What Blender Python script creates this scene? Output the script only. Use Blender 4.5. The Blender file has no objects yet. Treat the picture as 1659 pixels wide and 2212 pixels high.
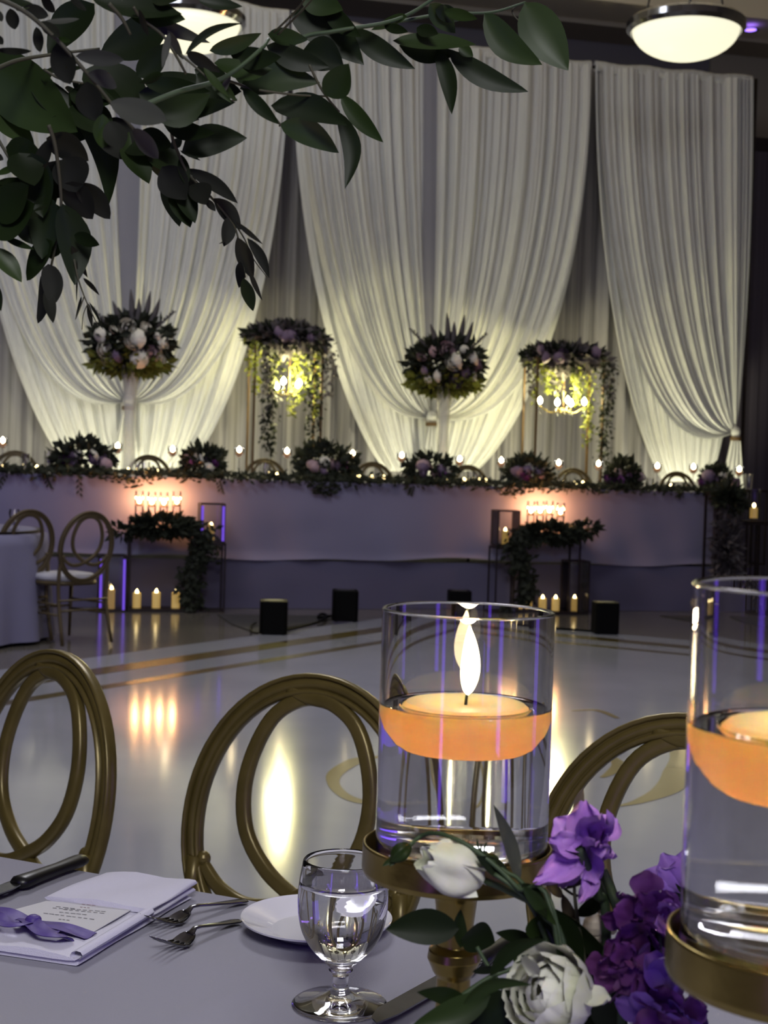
import bpy, math, random
from mathutils import Vector, Matrix
import numpy as np
R = random.Random(7)
sin, cos, pi, atan2, radians = math.sin, math.cos, math.pi, math.atan2, math.radians
S = bpy.context.scene
COL = S.collection

# ------------------------------------------------------------------ camera
FP = 3100.0                      # focal length in pixels of the 1659 x 2212 frame
CAMP = Vector((0, 0, 1.24))
PITCH = math.atan(88 / FP); ROLL = 0.030
_F = Vector((0, cos(PITCH), -sin(PITCH))); _R0 = Vector((1, 0, 0)); _U0 = Vector((0, sin(PITCH), cos(PITCH)))
_Rt = cos(ROLL) * _R0 + sin(ROLL) * _U0; _Up = -sin(ROLL) * _R0 + cos(ROLL) * _U0
cd = bpy.data.cameras.new('camera'); cam = bpy.data.objects.new('camera', cd); COL.objects.link(cam)
m = Matrix.Identity(4)
for i in range(3):
    m[i][0] = _Rt[i]; m[i][1] = _Up[i]; m[i][2] = -_F[i]; m[i][3] = CAMP[i]
cam.matrix_world = m
cd.sensor_fit = 'VERTICAL'; cd.sensor_height = 24.0; cd.lens = FP / 2212 * 24.0
cd.clip_start = 0.01; cd.clip_end = 200
cd.dof.use_dof = True; cd.dof.focus_distance = 1.25
cd.dof.aperture_fstop = cd.lens / 2.6          # a 2.6 mm pupil
S.camera = cam

# ------------------------------------------------------------------ world and exposure
S.view_settings.view_transform = 'Standard'; S.view_settings.look = 'None'
S.view_settings.gamma = 1.0; S.view_settings.exposure = 0.0
S.view_settings.use_curve_mapping = False
w = bpy.data.worlds.new('world'); S.world = w; w.use_nodes = True
w.node_tree.nodes['Background'].inputs[0].default_value = (0.30, 0.29, 0.36, 1)
w.node_tree.nodes['Background'].inputs[1].default_value = 0.10
try:
    c = S.cycles
    c.use_denoising = True; c.caustics_reflective = False; c.caustics_refractive = True
    c.max_bounces = 14; c.transmission_bounces = 12; c.transparent_max_bounces = 24
    c.diffuse_bounces = 3; c.glossy_bounces = 5; c.sample_clamp_indirect = 150.0; c.blur_glossy = 0.5
except Exception:
    pass

def ray(px, py):
    return _F + _Rt * ((px - 829.5) / FP) + _Up * ((1106 - py) / FP)
def at(px, py, Y):
    d = ray(px, py); return CAMP + d * (Y / d.y)
def onz(px, py, z):
    d = ray(px, py); return CAMP + d * ((z - CAMP.z) / d.z)
TH = radians(13.5)
Uh = Vector((cos(TH), sin(TH), 0)); Vh = Vector((-sin(TH), cos(TH), 0))
def hp(u, v, z=0): return Uh * u + Vh * v + Vector((0, 0, z))
def onv(px, py, v):
    d = ray(px, py); t = v / d.dot(Vh); p = CAMP + d * t
    return p.dot(Uh), p.z
VF = 12.71                        # front face of stage and head table, in the hall's own frame
VC = VF + 2.3                     # drapes

# ------------------------------------------------------------------ lights of the hall and added fills
def area(name, loc, target, size, power, col, sizey=None, spread=None):
    l = bpy.data.lights.new(name, 'AREA'); l.energy = power; l.color = col; l.size = size
    if sizey: l.shape = 'RECTANGLE'; l.size_y = sizey
    if spread: l.spread = radians(spread)
    o = bpy.data.objects.new(name, l); COL.objects.link(o); o.location = loc
    o.rotation_euler = (Vector(target) - Vector(loc)).to_track_quat('-Z', 'Y').to_euler(); return o
def spot(name, loc, target, power, col, deg, rad=0.05, blend=0.6):
    l = bpy.data.lights.new(name, 'SPOT'); l.energy = power; l.color = col; l.spot_size = radians(deg)
    l.spot_blend = blend; l.shadow_soft_size = rad
    o = bpy.data.objects.new(name, l); COL.objects.link(o); o.location = loc
    o.rotation_euler = (Vector(target) - Vector(loc)).to_track_quat('-Z', 'Y').to_euler(); return o
LAV = (0.93, 0.93, 1.0); WARM = (1.0, 0.94, 0.60)
area('ceiling_light_over_floor', (-0.6, 6.4, 6.2), (-0.3, 4.0, 0), 1.6, 150, LAV)
area('drape_fill_light', (-3.0, 8.2, 6.5), (-1.9, 15.5, 3.2), 2.0, 115, (0.90, 0.94, 1.0))  # added fill, set to the left to brighten the left drapes
UPL = []
for px, pw in ((-70, 60), (150, 60), (275, 70), (400, 60), (560, 42), (760, 55), (925, 70), (1080, 50), (1210, 34), (1440, 95), (1520, 40)):
    u, _ = onv(px, 1000, VC)
    UPL.append(u)
    spot('uplight_beam', hp(u, VC - 0.60, 0.62), hp(u, VC + 0.15, 1.9), pw * 0.80, WARM, 110, 0.06, 0.9)
area('near_fill_light', (0.4, -2.6, 4.2), (0.1, 1.0, 0.9), 1.4, 150, (1.0, 0.99, 1.0))  # added soft fill from the camera side for near table and flowers
spot('purple_wash', (2.6, -1.2, 2.2), (0.2, 1.1, 0.85), 7, (0.38, 0.16, 1.0), 40, 0.12)
spot('purple_wash_floor', (-6.0, 8.0, 0.5), hp(-1.5, VF, 0.5), 60, (0.38, 0.20, 1.0), 60, 0.2)

# ------------------------------------------------------------------ materials
def lin(c):
    if isinstance(c, str):
        c = c.lstrip('#'); c = [int(c[i:i + 2], 16) / 255 for i in (0, 2, 4)]
        return tuple(x / 12.92 if x <= 0.04045 else ((x + 0.055) / 1.055) ** 2.4 for x in c)
    return tuple(c)
MAT = {}
def mat(name, col, rough=0.5, metal=0.0, col2=None, scale=20.0, bump=0.0, bscale=None, spec=None, sss=0.0, sssr=None,
        emit=None, es=0.0, trans=0.0, ior=None, stretch=None, coat=0.0, detail=3.0, transl=0.0):
    mm = bpy.data.materials.new(name); mm.use_nodes = True; nt = mm.node_tree; N = nt.nodes; L = nt.links
    b = N['Principled BSDF']; col = lin(col)
    b.inputs['Base Color'].default_value = (*col, 1); b.inputs['Roughness'].default_value = rough
    b.inputs['Metallic'].default_value = metal
    if spec is not None: b.inputs['Specular IOR Level'].default_value = spec
    if ior: b.inputs['IOR'].default_value = ior
    if trans: b.inputs['Transmission Weight'].default_value = trans
    if coat: b.inputs['Coat Weight'].default_value = coat; b.inputs['Coat Roughness'].default_value = 0.05
    if sss:
        b.inputs['Subsurface Weight'].default_value = sss
        b.inputs['Subsurface Radius'].default_value = sssr or (0.02, 0.01, 0.005); b.inputs['Subsurface Scale'].default_value = 1.0
    if emit is not None:
        b.inputs['Emission Color'].default_value = (*lin(emit), 1); b.inputs['Emission Strength'].default_value = es
    if col2 is not None or bump:
        tc = N.new('ShaderNodeTexCoord'); mp = N.new('ShaderNodeMapping'); L.new(tc.outputs['Object'], mp.inputs[0])
        if stretch: mp.inputs['Scale'].default_value = stretch
        if col2 is not None:
            nz = N.new('ShaderNodeTexNoise'); nz.inputs['Scale'].default_value = scale; nz.inputs['Detail'].default_value = detail
            L.new(mp.outputs[0], nz.inputs['Vector'])
            r = N.new('ShaderNodeValToRGB'); r.color_ramp.elements[0].color = (*col, 1); r.color_ramp.elements[1].color = (*lin(col2), 1)
            r.color_ramp.elements[0].position = 0.35; r.color_ramp.elements[1].position = 0.68
            L.new(nz.outputs['Fac'], r.inputs[0]); L.new(r.outputs[0], b.inputs['Base Color'])
        if bump:
            n2 = N.new('ShaderNodeTexNoise'); n2.inputs['Scale'].default_value = bscale or scale; n2.inputs['Detail'].default_value = 4
            L.new(mp.outputs[0], n2.inputs['Vector'])
            bp = N.new('ShaderNodeBump'); bp.inputs['Strength'].default_value = bump; bp.inputs['Distance'].default_value = 0.01
            L.new(n2.outputs['Fac'], bp.inputs['Height']); L.new(bp.outputs[0], b.inputs['Normal'])
    if transl:
        out = N['Material Output']; tl = N.new('ShaderNodeBsdfTranslucent'); tl.inputs['Color'].default_value = (*col, 1)
        mx = N.new('ShaderNodeMixShader'); mx.inputs[0].default_value = transl
        L.new(b.outputs[0], mx.inputs[1]); L.new(tl.outputs[0], mx.inputs[2]); L.new(mx.outputs[0], out.inputs[0])
        if col2 is not None: L.new(r.outputs[0], tl.inputs['Color'])
    MAT[name] = mm; return mm
def glassmat(name, ior, col=(1, 1, 1), rough=0.0):
    mm = bpy.data.materials.new(name); mm.use_nodes = True; N = mm.node_tree.nodes; L = mm.node_tree.links
    N.remove(N['Principled BSDF']); g = N.new('ShaderNodeBsdfGlass'); g.inputs['IOR'].default_value = ior
    g.inputs['Color'].default_value = (*col, 1); g.inputs['Roughness'].default_value = rough
    L.new(g.outputs[0], N['Material Output'].inputs[0]); MAT[name] = mm
def thinglass(name, tint=(0.96, 0.96, 0.97), refl=1.0):
    mm = bpy.data.materials.new(name); mm.use_nodes = True; N = mm.node_tree.nodes; L = mm.node_tree.links
    N.remove(N['Principled BSDF']); t = N.new('ShaderNodeBsdfTransparent'); t.inputs[0].default_value = (*tint, 1)
    g = N.new('ShaderNodeBsdfGlossy'); g.inputs['Roughness'].default_value = 0.04
    fr = N.new('ShaderNodeFresnel'); fr.inputs[0].default_value = 1.5
    mu = N.new('ShaderNodeMath'); mu.operation = 'MULTIPLY_ADD'; mu.inputs[1].default_value = refl; mu.inputs[2].default_value = 0.02
    mx = N.new('ShaderNodeMixShader')
    L.new(fr.outputs[0], mu.inputs[0]); L.new(mu.outputs[0], mx.inputs[0]); L.new(t.outputs[0], mx.inputs[1]); L.new(g.outputs[0], mx.inputs[2])
    L.new(mx.outputs[0], N['Material Output'].inputs[0]); MAT[name] = mm
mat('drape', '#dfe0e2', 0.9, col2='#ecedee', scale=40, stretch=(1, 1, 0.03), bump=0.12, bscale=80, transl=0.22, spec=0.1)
mat('flatdrape', '#8f8f9c', 0.9, spec=0.1)  # for the added strip that stands in for the gap showing the backdrop
mat('backdrape', '#6c6a72', 0.9, col2='#a5a3a8', scale=9, stretch=(1, 1, 0.02), transl=0.1, spec=0.1)  # light and dark stripes of the pleats are put into the colour
mat('darkdrape', '#55505f', 0.95, col2='#67616f', scale=12, stretch=(1, 1, 0.02))
mat('cloth', '#9b9aa6', 0.85, bump=0.12, bscale=500, spec=0.15)
mat('headcloth', '#8583a0', 0.9, bump=0.2, bscale=6, spec=0.1, stretch=(1, 1, 0.4))
mat('skirtcloth', '#67647f', 0.9, bump=0.2, bscale=5, spec=0.1)
mat('napkin', '#dedcec', 0.85, bump=0.25, bscale=900, spec=0.1)
mat('paper', '#cfced2', 0.7)
mat('ink', '#55545c', 0.8)
mat('inkred', '#96606a', 0.8)
mat('ribbon', '#4d3a86', 0.45, col2='#5b4796', scale=60, spec=0.3)
mat('gold', '#716335', 0.33, 0.35, col2='#60542a', scale=14, bump=0.03, bscale=40)
mat('goldfar', '#5d5038', 0.45, 0.3)
mat('brass', '#9a8850', 0.28, 0.9, col2='#7f6e3a', scale=25, bump=0.05, bscale=60)
mat('steel', '#8f8f92', 0.16, 1.0, col2='#77777a', scale=30)
mat('blackplastic', '#0b0b0c', 0.35)
mat('uplightblack', '#030303', 0.6, spec=0.1)
mat('china', '#e3e2ea', 0.08, spec=0.6, coat=0.5)
mat('wax', (0.97, 0.69, 0.45), 0.35, sss=1.0, sssr=(0.060, 0.034, 0.014), transl=0.7)
mat('ivorywax', (0.80, 0.62, 0.28), 0.5, emit=(0.9, 0.55, 0.12), es=0.25)  # candlelight in the wax is put in as a faint glow
mat('wick', '#1a1410', 0.9)
mat('flame', (1, 1, 1), 0.5, emit=(1.0, 0.80, 0.42), es=16)
mat('flameedge', (1, 1, 1), 0.5, emit=(1.0, 0.42, 0.08), es=4)
mat('farflame', (1, 1, 1), 0.5, emit=(1.0, 0.82, 0.45), es=34)
mat('teaflame', (1, 1, 1), 0.5, emit=(1.0, 0.76, 0.34), es=12)
mat('bulb', (1, 1, 1), 0.5, emit=(1.0, 0.92, 0.62), es=45)
mat('peachbowl', (0.85, 0.50, 0.33), 0.4, emit=(1.0, 0.5, 0.2), es=0.12)  # far candle wax, flame light added as weak emission
mat('leafdark', '#131c0b', 0.45, col2='#1a2610', scale=8, transl=0.10, spec=0.16)
mat('leafmid', '#1f2d12', 0.42, col2='#2a3a19', scale=10, transl=0.12, spec=0.22)
mat('leafgrey', '#343630', 0.6, col2='#3f413a', scale=12, spec=0.15)
mat('leafolive', '#15170f', 0.65, col2='#1d1f1a', scale=12, spec=0.12)
mat('leafwarm', '#4a4034', 0.55, col2='#5d5244', scale=12, spec=0.25)
mat('twig', '#3a3a28', 0.7)
mat('greenstem', '#35472a', 0.6)
mat('farleaf', '#1d2218', 0.75, col2='#2c3224', scale=6, transl=0.2)
mat('fargreen', '#6a7230', 0.7, col2='#868a3a', scale=6, transl=0.4)  # yellowed to carry the chandelier's glow on the vines in the leaf colour
mat('greyleaf', '#555055', 0.8, col2='#6a6468', scale=6, transl=0.2)
mat('cream', '#e8e2d4', 0.7, sss=0.15, sssr=(0.01, 0.008, 0.006))
mat('whitepetal', '#ecebe2', 0.6, col2='#dfe2c4', scale=30, sss=0.2, sssr=(0.006, 0.006, 0.003))
mat('budpetal', '#cfd3b4', 0.6, col2='#e4e3d6', scale=40, sss=0.2, sssr=(0.006, 0.006, 0.003))
mat('lilac', '#c08fdc', 0.6, col2='#ab79c9', scale=50, sss=0.15, sssr=(0.005, 0.003, 0.006))
mat('purple', '#64296c', 0.6, col2='#8a4c98', scale=60, sss=0.1, sssr=(0.004, 0.002, 0.005))
mat('scabiosa', '#9068bd', 0.6, col2='#7c54a8', scale=50, sss=0.1, sssr=(0.004, 0.002, 0.005))
mat('dustypink', '#b79aa0', 0.7); mat('mauve', '#7e6a84', 0.7)
mat('berry', '#d8cbb8', 0.5)
mat('floorwhite', '#a6a8b4', 0.11, spec=0.9, col2='#9c9eaa', scale=1.5)
mat('floorbeige', '#716c66', 0.16, spec=0.6, col2='#645f5a', scale=2)
mat('carpet', '#35343a', 0.85, col2='#403e44', scale=30)
mat('decal', '#8f7f4c', 0.14, spec=0.7); mat('stripe', '#55491f', 0.2, spec=0.5)
mat('wallbeige', '#8f887e', 0.8); mat('walldark', '#6c6872', 0.85); mat('ceilcream', '#e9e0c8', 0.8)
mat('soffit', '#a39a8c', 0.8); mat('pelmet', '#2a2329', 0.6)
mat('chrome', '#85868c', 0.12, 1.0)
mat('lampbowl', '#f4f0dc', 0.4, emit=(1.0, 0.96, 0.70), es=0.95)
mat('darkmetal', '#2c2425', 0.45, 0.5)
mat('purpleled', (0.2, 0.1, 0.8), 0.4, emit=(0.20, 0.08, 1.0), es=4)
mat('purplelens', (0.2, 0.1, 0.8), 0.4, emit=(0.30, 0.16, 1.0), es=3)
mat('acrylic', (0.28, 0.16, 0.85), 0.2, emit=(0.20, 0.08, 0.95), es=0.55)  # violet light on the lantern edges is put into colour and glow
mat('cushion', '#b8b7c4', 0.8)
mat('tiebrown', '#5a4326', 0.6)
glassmat('glass', 1.48, (0.985, 0.985, 0.99)); glassmat('water', 1.33, (0.985, 0.988, 1.0))
thinglass('thinglass')
mat('hazeglass', '#e8e8e4', 0.2); MAT['hazeglass'].node_tree.nodes['Principled BSDF'].inputs['Alpha'].default_value = 0.30

# ------------------------------------------------------------------ mesh helpers
class MB:
    def __init__(s): s.v = []; s.f = []; s.s = []
    def add(s, V, F, smooth=True):
        n = len(s.v); s.v += [tuple(p) for p in V]; s.f += [tuple(i + n for i in f) for f in F]; s.s += [smooth] * len(F); return s
    def box(s, c, d, rz=0.0, smooth=False):
        cx, cy, cz = c; a, b, h = d[0] / 2, d[1] / 2, d[2] / 2; cr, sr = cos(rz), sin(rz); V = []
        for z in (-h, h):
            for x, y in ((-a, -b), (a, -b), (a, b), (-a, b)): V.append((cx + x * cr - y * sr, cy + x * sr + y * cr, cz + z))
        return s.add(V, [(3, 2, 1, 0), (4, 5, 6, 7), (0, 1, 5, 4), (1, 2, 6, 5), (2, 3, 7, 6), (3, 0, 4, 7)], smooth)
    def lathe(s, prof, n=24, c=(0, 0, 0), smooth=True, cap=False):
        if smooth:                       # holding loops keep corners crisp and long walls straight
            q = [prof[0]]
            for a_, b_ in zip(prof, prof[1:]):
                L_ = math.hypot(b_[0] - a_[0], b_[1] - a_[1]); e_ = min(0.0008, L_ * 0.12) if L_ < 0.4 else 0.004
                if L_ > 0.002:
                    q += [(a_[0] + (b_[0] - a_[0]) * e_ / L_, a_[1] + (b_[1] - a_[1]) * e_ / L_), (b_[0] - (b_[0] - a_[0]) * e_ / L_, b_[1] - (b_[1] - a_[1]) * e_ / L_)]
                q.append(b_)
            if len(prof) < 26: prof = q
        V = []; F = []; k = len(prof)
        for i in range(n):
            a = 2 * pi * i / n
            for r, z in prof: V.append((c[0] + r * cos(a), c[1] + r * sin(a), c[2] + z))
        for i in range(n):
            j = (i + 1) % n
            for q in range(k - 1): F.append((i * k + q, j * k + q, j * k + q + 1, i * k + q + 1))
        s.add(V, F, smooth)
        return s
    def tube(s, P, r, n=6, smooth=True, cap=True):
        P = [Vector(p) for p in P]; k = len(P)
        rr = r if isinstance(r, (list, tuple)) else [r] * k
        V = []; F = []; up = None
        for i in range(k):
            t = (P[min(i + 1, k - 1)] - P[max(i - 1, 0)]).normalized()
            if up is None: up = t.orthogonal().normalized()
            up = (up - t * up.dot(t)).normalized(); b = t.cross(up)
            for q in range(n):
                a = 2 * pi * q / n; V.append(P[i] + (up * cos(a) + b * sin(a)) * rr[i])
        for i in range(k - 1):
            for q in range(n): F.append((i * n + q, i * n + (q + 1) % n, (i + 1) * n + (q + 1) % n, (i + 1) * n + q))
        if cap: F.append(tuple(range(n))[::-1]); F.append(tuple((k - 1) * n + q for q in range(n)))
        return s.add(V, F, smooth)
    def sweep(s, P, prof, nrm, closed=False, scale=None, smooth=True):
        """profile (a,b): a along the in-plane side direction, b along nrm"""
        P = [Vector(p) for p in P]; k = len(P); n = len(prof); V = []; F = []; nrm = Vector(nrm).normalized()
        for i in range(k):
            if closed: t = P[(i + 1) % k] - P[i - 1]
            else: t = P[min(i + 1, k - 1)] - P[max(i - 1, 0)]
            t.normalize(); nn = (nrm - t * nrm.dot(t)).normalized(); sd = t.cross(nn); q = scale[i] if scale else 1.0
            for a, b in prof: V.append(P[i] + sd * (a * q) + nn * (b * q))
        for i in range(k if closed else k - 1):
            j = (i + 1) % k
            for q in range(n): F.append((i * n + q, j * n + q, j * n + (q + 1) % n, i * n + (q + 1) % n))
        if not closed: F.append(tuple(range(n))); F.append(tuple((k - 1) * n + q for q in range(n))[::-1])
        return s.add(V, F, smooth)
    def grid(s, fn, nu, nv, smooth=True, wrap=False):
        V = [fn(i / (nu - (0 if wrap else 1)), j / (nv - 1)) for i in range(nu) for j in range(nv)]; F = []
        for i in range(nu if wrap else nu - 1):
            a = i * nv; b = ((i + 1) % nu) * nv
            for j in range(nv - 1): F.append((a + j, b + j, b + j + 1, a + j + 1))
        return s.add(V, F, smooth)
    def ball(s, c, r, n=10, k=7, sz=1.0, smooth=True):
        prof = [(max(1e-5, r * sin(pi * i / (k - 1))), -r * sz * cos(pi * i / (k - 1))) for i in range(k)]
        return s.lathe(prof, n, c, smooth)
    def slab(s, V, h):          # polygon extruded down by h
        n = len(V); A = [tuple(p) for p in V]; B = [(p[0], p[1], p[2] - h) for p in V]
        F = [tuple(range(n)), tuple(range(n, 2 * n))[::-1]] + [(i, n + i, n + (i + 1) % n, (i + 1) % n) for i in range(n)]
        return s.add(A + B, F, False)
    def mesh(s, name, m):
        me = bpy.data.meshes.new(name); me.from_pydata(s.v, [], s.f)
        me.polygons.foreach_set('use_smooth', s.s); me.materials.append(MAT[m] if isinstance(m, str) else m); me.update(); return me
def rel(V, o):
    return [Vector(p) - o for p in V]
def obj(name, mb, m, parent=None, label=None, kind=None):
    me = mb if isinstance(mb, bpy.types.Mesh) else mb.mesh(name, m)
    o = bpy.data.objects.new(name, me); COL.objects.link(o)
    if parent is not None: o.parent = parent
    if label: o['label'] = label
    if kind: o['kind'] = kind
    return o
def thing(name, label, cat, loc=(0, 0, 0), rz=0.0, group=None):
    o = bpy.data.objects.new(name, None); COL.objects.link(o); o.location = loc; o.rotation_euler = (0, 0, rz)
    o.empty_display_size = 0.05; o['label'] = label; o['category'] = cat
    if group: o['group'] = group
    return o
def tag(o, label, cat, group=None):
    o['label'] = label; o['category'] = cat
    if group: o['group'] = group
    return o
def struct(name, mb, m, parent=None):
    o = obj(name, mb, m, parent); o['kind'] = 'structure'; return o
def dup(o, loc, rz, label, parent=None):
    def rec(a, p):
        c = a.copy(); COL.objects.link(c)
        if p is not None: c.parent = p
        for ch in a.children: rec(ch, c)
        return c
    r = rec(o, None); r.location = loc; r.rotation_euler = (0, 0, rz)
    r['label'] = label
    return r
def spline(P, n):
    """Catmull-Rom through the points"""
    P = [Vector(p) for p in P]; Q = [2 * P[0] - P[1]] + P + [2 * P[-1] - P[-2]]; out = []
    seg = len(P) - 1
    for i in range(n):
        t = i / (n - 1) * seg; k = min(int(t), seg - 1); t -= k; a, b, c_, d = Q[k:k + 4]
        out.append(0.5 * ((2 * b) + (c_ - a) * t + (2 * a - 5 * b + 4 * c_ - d) * t * t + (3 * b - a - 3 * c_ + d) * t ** 3))
    return out
def leafmesh(mb, B, T, w, nrm, bend=0.0, cup=0.25, droop=0.0, n=9, power=0.8, blunt=0.0):
    """lens-shaped leaf with thickness-free blade, folded on its midrib"""
    B = Vector(B); T = Vector(T); ax = T - B; L = ax.length; t = ax / L; nrm = Vector(nrm); nn = (nrm - t * nrm.dot(t)).normalized(); sd = t.cross(nn)
    def fn(i, j):
        s = j; x = (i - 0.5) * 2
        ww = w / 2 * max(0.0, sin(pi * min(1, s ** power))) ** (0.85 - 0.35 * blunt)
        p = B + ax * s + sd * (bend * L * sin(pi * s)) - nn * (droop * L * s * s)
        return p + sd * (x * ww) + nn * (abs(x) * ww * cup - 0.06 * L * sin(pi * s))
    mb.grid(fn, 5, n)
    return mb

# ------------------------------------------------------------------ structure: room shell
c_ = hp(-1.0, 6.0)
def hallbox(name, u0, u1, v0, v1, z0, z1, m, parent=None, kind='structure'):
    mb = MB(); c = hp((u0 + u1) / 2, (v0 + v1) / 2, (z0 + z1) / 2); mb.box(c, (u1 - u0, v1 - v0, z1 - z0), TH)
    o = obj(name, mb, m, parent)
    if kind: o['kind'] = kind
    return o
U0, U1, V0, V1, ZC = -9.5, 9.0, -4.0, VC + 1.6, 7.1
hallbox('floor', U0, U1, V0, V1, -0.12, -0.02, 'floorbeige')
hallbox('ceiling', U0, U1, V0, V1, ZC, ZC + 0.1, 'ceilcream')
hallbox('wall_back', U0, U1, V1, V1 + 0.1, -0.1, ZC, 'walldark')
hallbox('wall_front', U0, U1, V0 - 0.1, V0, -0.1, ZC, 'wallbeige')
hallbox('wall_left', U0 - 0.1, U0, V0, V1, -0.1, ZC, 'wallbeige')
hallbox('wall_right', U1, U1 + 0.1, V0, V1, -0.1, ZC, 'wallbeige')
hallbox('trim_1', U0, U1, V1 - 0.62, V1, 6.55, ZC, 'soffit')          # dropped soffit above the drapes
hallbox('trim_2', U0, U1, V1 - 1.30, V1 - 0.62, 6.60, ZC, 'ceilcream')  # crown moulding
for k, u in enumerate((-5.4, 0.6, 6.1)):
    hallbox('trim_%d' % (3 + k), u, u + 0.5, V0, V1 - 1.1, 6.92, ZC, 'ceilcream')
for k, v in enumerate((12.2, 8.0, 3.6)):
    hallbox('trim_%d' % (6 + k), U0, U1, v, v + 0.4, 6.90, ZC, 'ceilcream')
# beige lobby wall and dark pelmet on the right of the drapes
u, z = onv(1621, 300, V1)
hallbox('trim_9', u - 0.6, U1, V1 - 0.22, V1, 5.32, 5.52, 'pelmet')
hallbox('wall_right_panel', u - 0.6, U1, V1 - 0.06, V1, 5.52, 6.55, 'wallbeige')
def pleated(u0, u1, v, z0, z1, pitch, amp, seed):
    rr = random.Random(seed); mb = MB(); W = u1 - u0; n = max(20, int(W / pitch * 8)); ph = [rr.uniform(0, 6.3) for _ in range(4)]
    def fn(i, j):
        uu = u0 + W * i; d = amp * (sin(2 * pi * uu / pitch + 1.3 * sin(uu * 2.1 + ph[0]) + ph[1]) + 0.45 * sin(2 * pi * uu / (pitch * 0.37) + ph[2]))
        d *= 0.75 + 0.25 * sin(uu * 3 + ph[3])
        return hp(uu, v + d * (1 - 0.3 * j), z0 + (z1 - z0) * j)
    mb.grid(fn, n, 6); return mb
o = obj('dark_curtain', pleated(u - 0.7, U1 - 0.1, V1 - 0.25, 0.0, 5.34, 0.16, 0.035, 3), 'darkdrape')
tag(o, 'dark purple-grey wall curtain to the right of the white drapes', 'curtain')

# dance floor (white wrapped, turned 45 degrees to the hall) with gold stripes and a scroll monogram
A0 = onz(540, 1374, 0); A1 = onz(0, 1447, 0); dd = (A1 - A0).normalized()          # left edge of the white floor
dr = Vector((-dd.y, dd.x, 0));
if dr.x < 0: dr = -dr
CR = onz(1278, 1364, 0); tt = (CR - A0).dot(dr); corner = A0 + dd * ((CR - A0).dot(dd) * 0 + (CR - A0).dot(dd))
E2 = A0 + dd * (CR - A0).dot(dd)                                                   # corner beside the stage
df = thing('dance_floor', 'glossy white dance floor with gold stripes and a gold scroll monogram', 'dance floor', (0, 0, 0))
LL = 10.5
sl = [E2, E2 + dr * LL, E2 + dr * LL + dd * 12.5, E2 + dd * 12.5]
mb = MB(); mb.slab([(p.x, p.y, 0.0) for p in sl], 0.02); obj('floor_sheet', mb, 'floorwhite', df)
for off, wd in ((None, 0.075), (None, 0.04)):
    pass
def offs(px, py): return (onz(px, py, 0) - E2).dot(dr)
for (px, py, wd) in ((560, 1399, 0.19), (560, 1430, 0.10)):
    o1 = offs(px, py); a = o1 - wd / 2; b = o1 + wd / 2
    mb = MB(); q = [E2 + dr * a + dd * a * 0.9, E2 + dr * b + dd * b * 0.9, E2 + dr * b + dd * 12.4, E2 + dr * a + dd * 12.4]
    mb.slab([(p.x, p.y, 0.0014) for p in q], 0.0012); obj('gold_stripe', mb, 'stripe', df, 'gold stripe along the left edge')
    mb = MB(); q = [E2 + dd * a + dr * b * 1.0, E2 + dd * b + dr * b, E2 + dd * b + dr * 10.3, E2 + dd * a + dr * 10.3]
    mb.slab([(p.x, p.y, 0.0014) for p in q], 0.0012)
    obj('gold_stripe', mb, 'stripe', df, 'gold stripe along the stage-side edge')
def decal(path, widths, label):
    P = [onz(x, y, 0) for x, y in path]; P = spline(P, 40); W = []
    for i in range(40):
        t = i / 39 * (len(widths) - 1); k = min(int(t), len(widths) - 2); t -= k; W.append(widths[k] * (1 - t) + widths[k + 1] * t)
    mb = MB(); V = []; F = []
    for i, p in enumerate(P):
        t = (P[min(i + 1, 39)] - P[max(i - 1, 0)]).normalized(); s = Vector((-t.y, t.x, 0)) * W[i] / 2
        for q in (p + s, p - s): V.append((q.x, q.y, 0.0016))
    for i in range(39): F.append((2 * i, 2 * i + 1, 2 * i + 3, 2 * i + 2))
    mb.add(V, F); obj('monogram_stroke', mb, 'decal', df, label)
decal([(830, 1634), (775, 1642), (728, 1668), (720, 1692), (740, 1716), (775, 1731), (840, 1742)], [0.03, 0.08, 0.07, 0.05, 0.05, 0.06, 0.03], 'gold open curl of the monogram')
decal([(1325, 1744), (1380, 1732), (1440, 1706), (1470, 1670), (1478, 1630), (1440, 1590), (1380, 1570)], [0.01, 0.05, 0.11, 0.15, 0.13, 0.07, 0.01], 'gold swelling curve of the monogram')
decal([(1235, 1536), (1290, 1535), (1335, 1552)], [0.02, 0.05, 0.03], 'thin gold arc of the monogram')
decal([(1300, 1625), (1335, 1648), (1322, 1668), (1300, 1680)], [0.03, 0.06, 0.05, 0.02], 'short gold arc of the monogram')
# dark carpet showing between beige floor and white sheet, plus a painted shadow wedge
def carpet(pts, label):
    mb = MB(); mb.slab([(*onz(x, y, -0.012)[:2], -0.012) for x, y in pts], 0.006); o = obj('dark_floor_patch', mb, 'carpet'); tag(o, label, 'carpet'); return o
carpet([(470, 1327), (745, 1330), (716, 1338), (552, 1366), (500, 1347)], 'dark grey carpet wedge between beige floor and white dance floor, by the left uplights')
carpet([(1425, 1329), (1640, 1334), (1640, 1356), (1520, 1346)], 'dark grey painted shadow wedge on the floor at the right end of the stage')  # dark slab in place of a shadow on the floor

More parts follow.
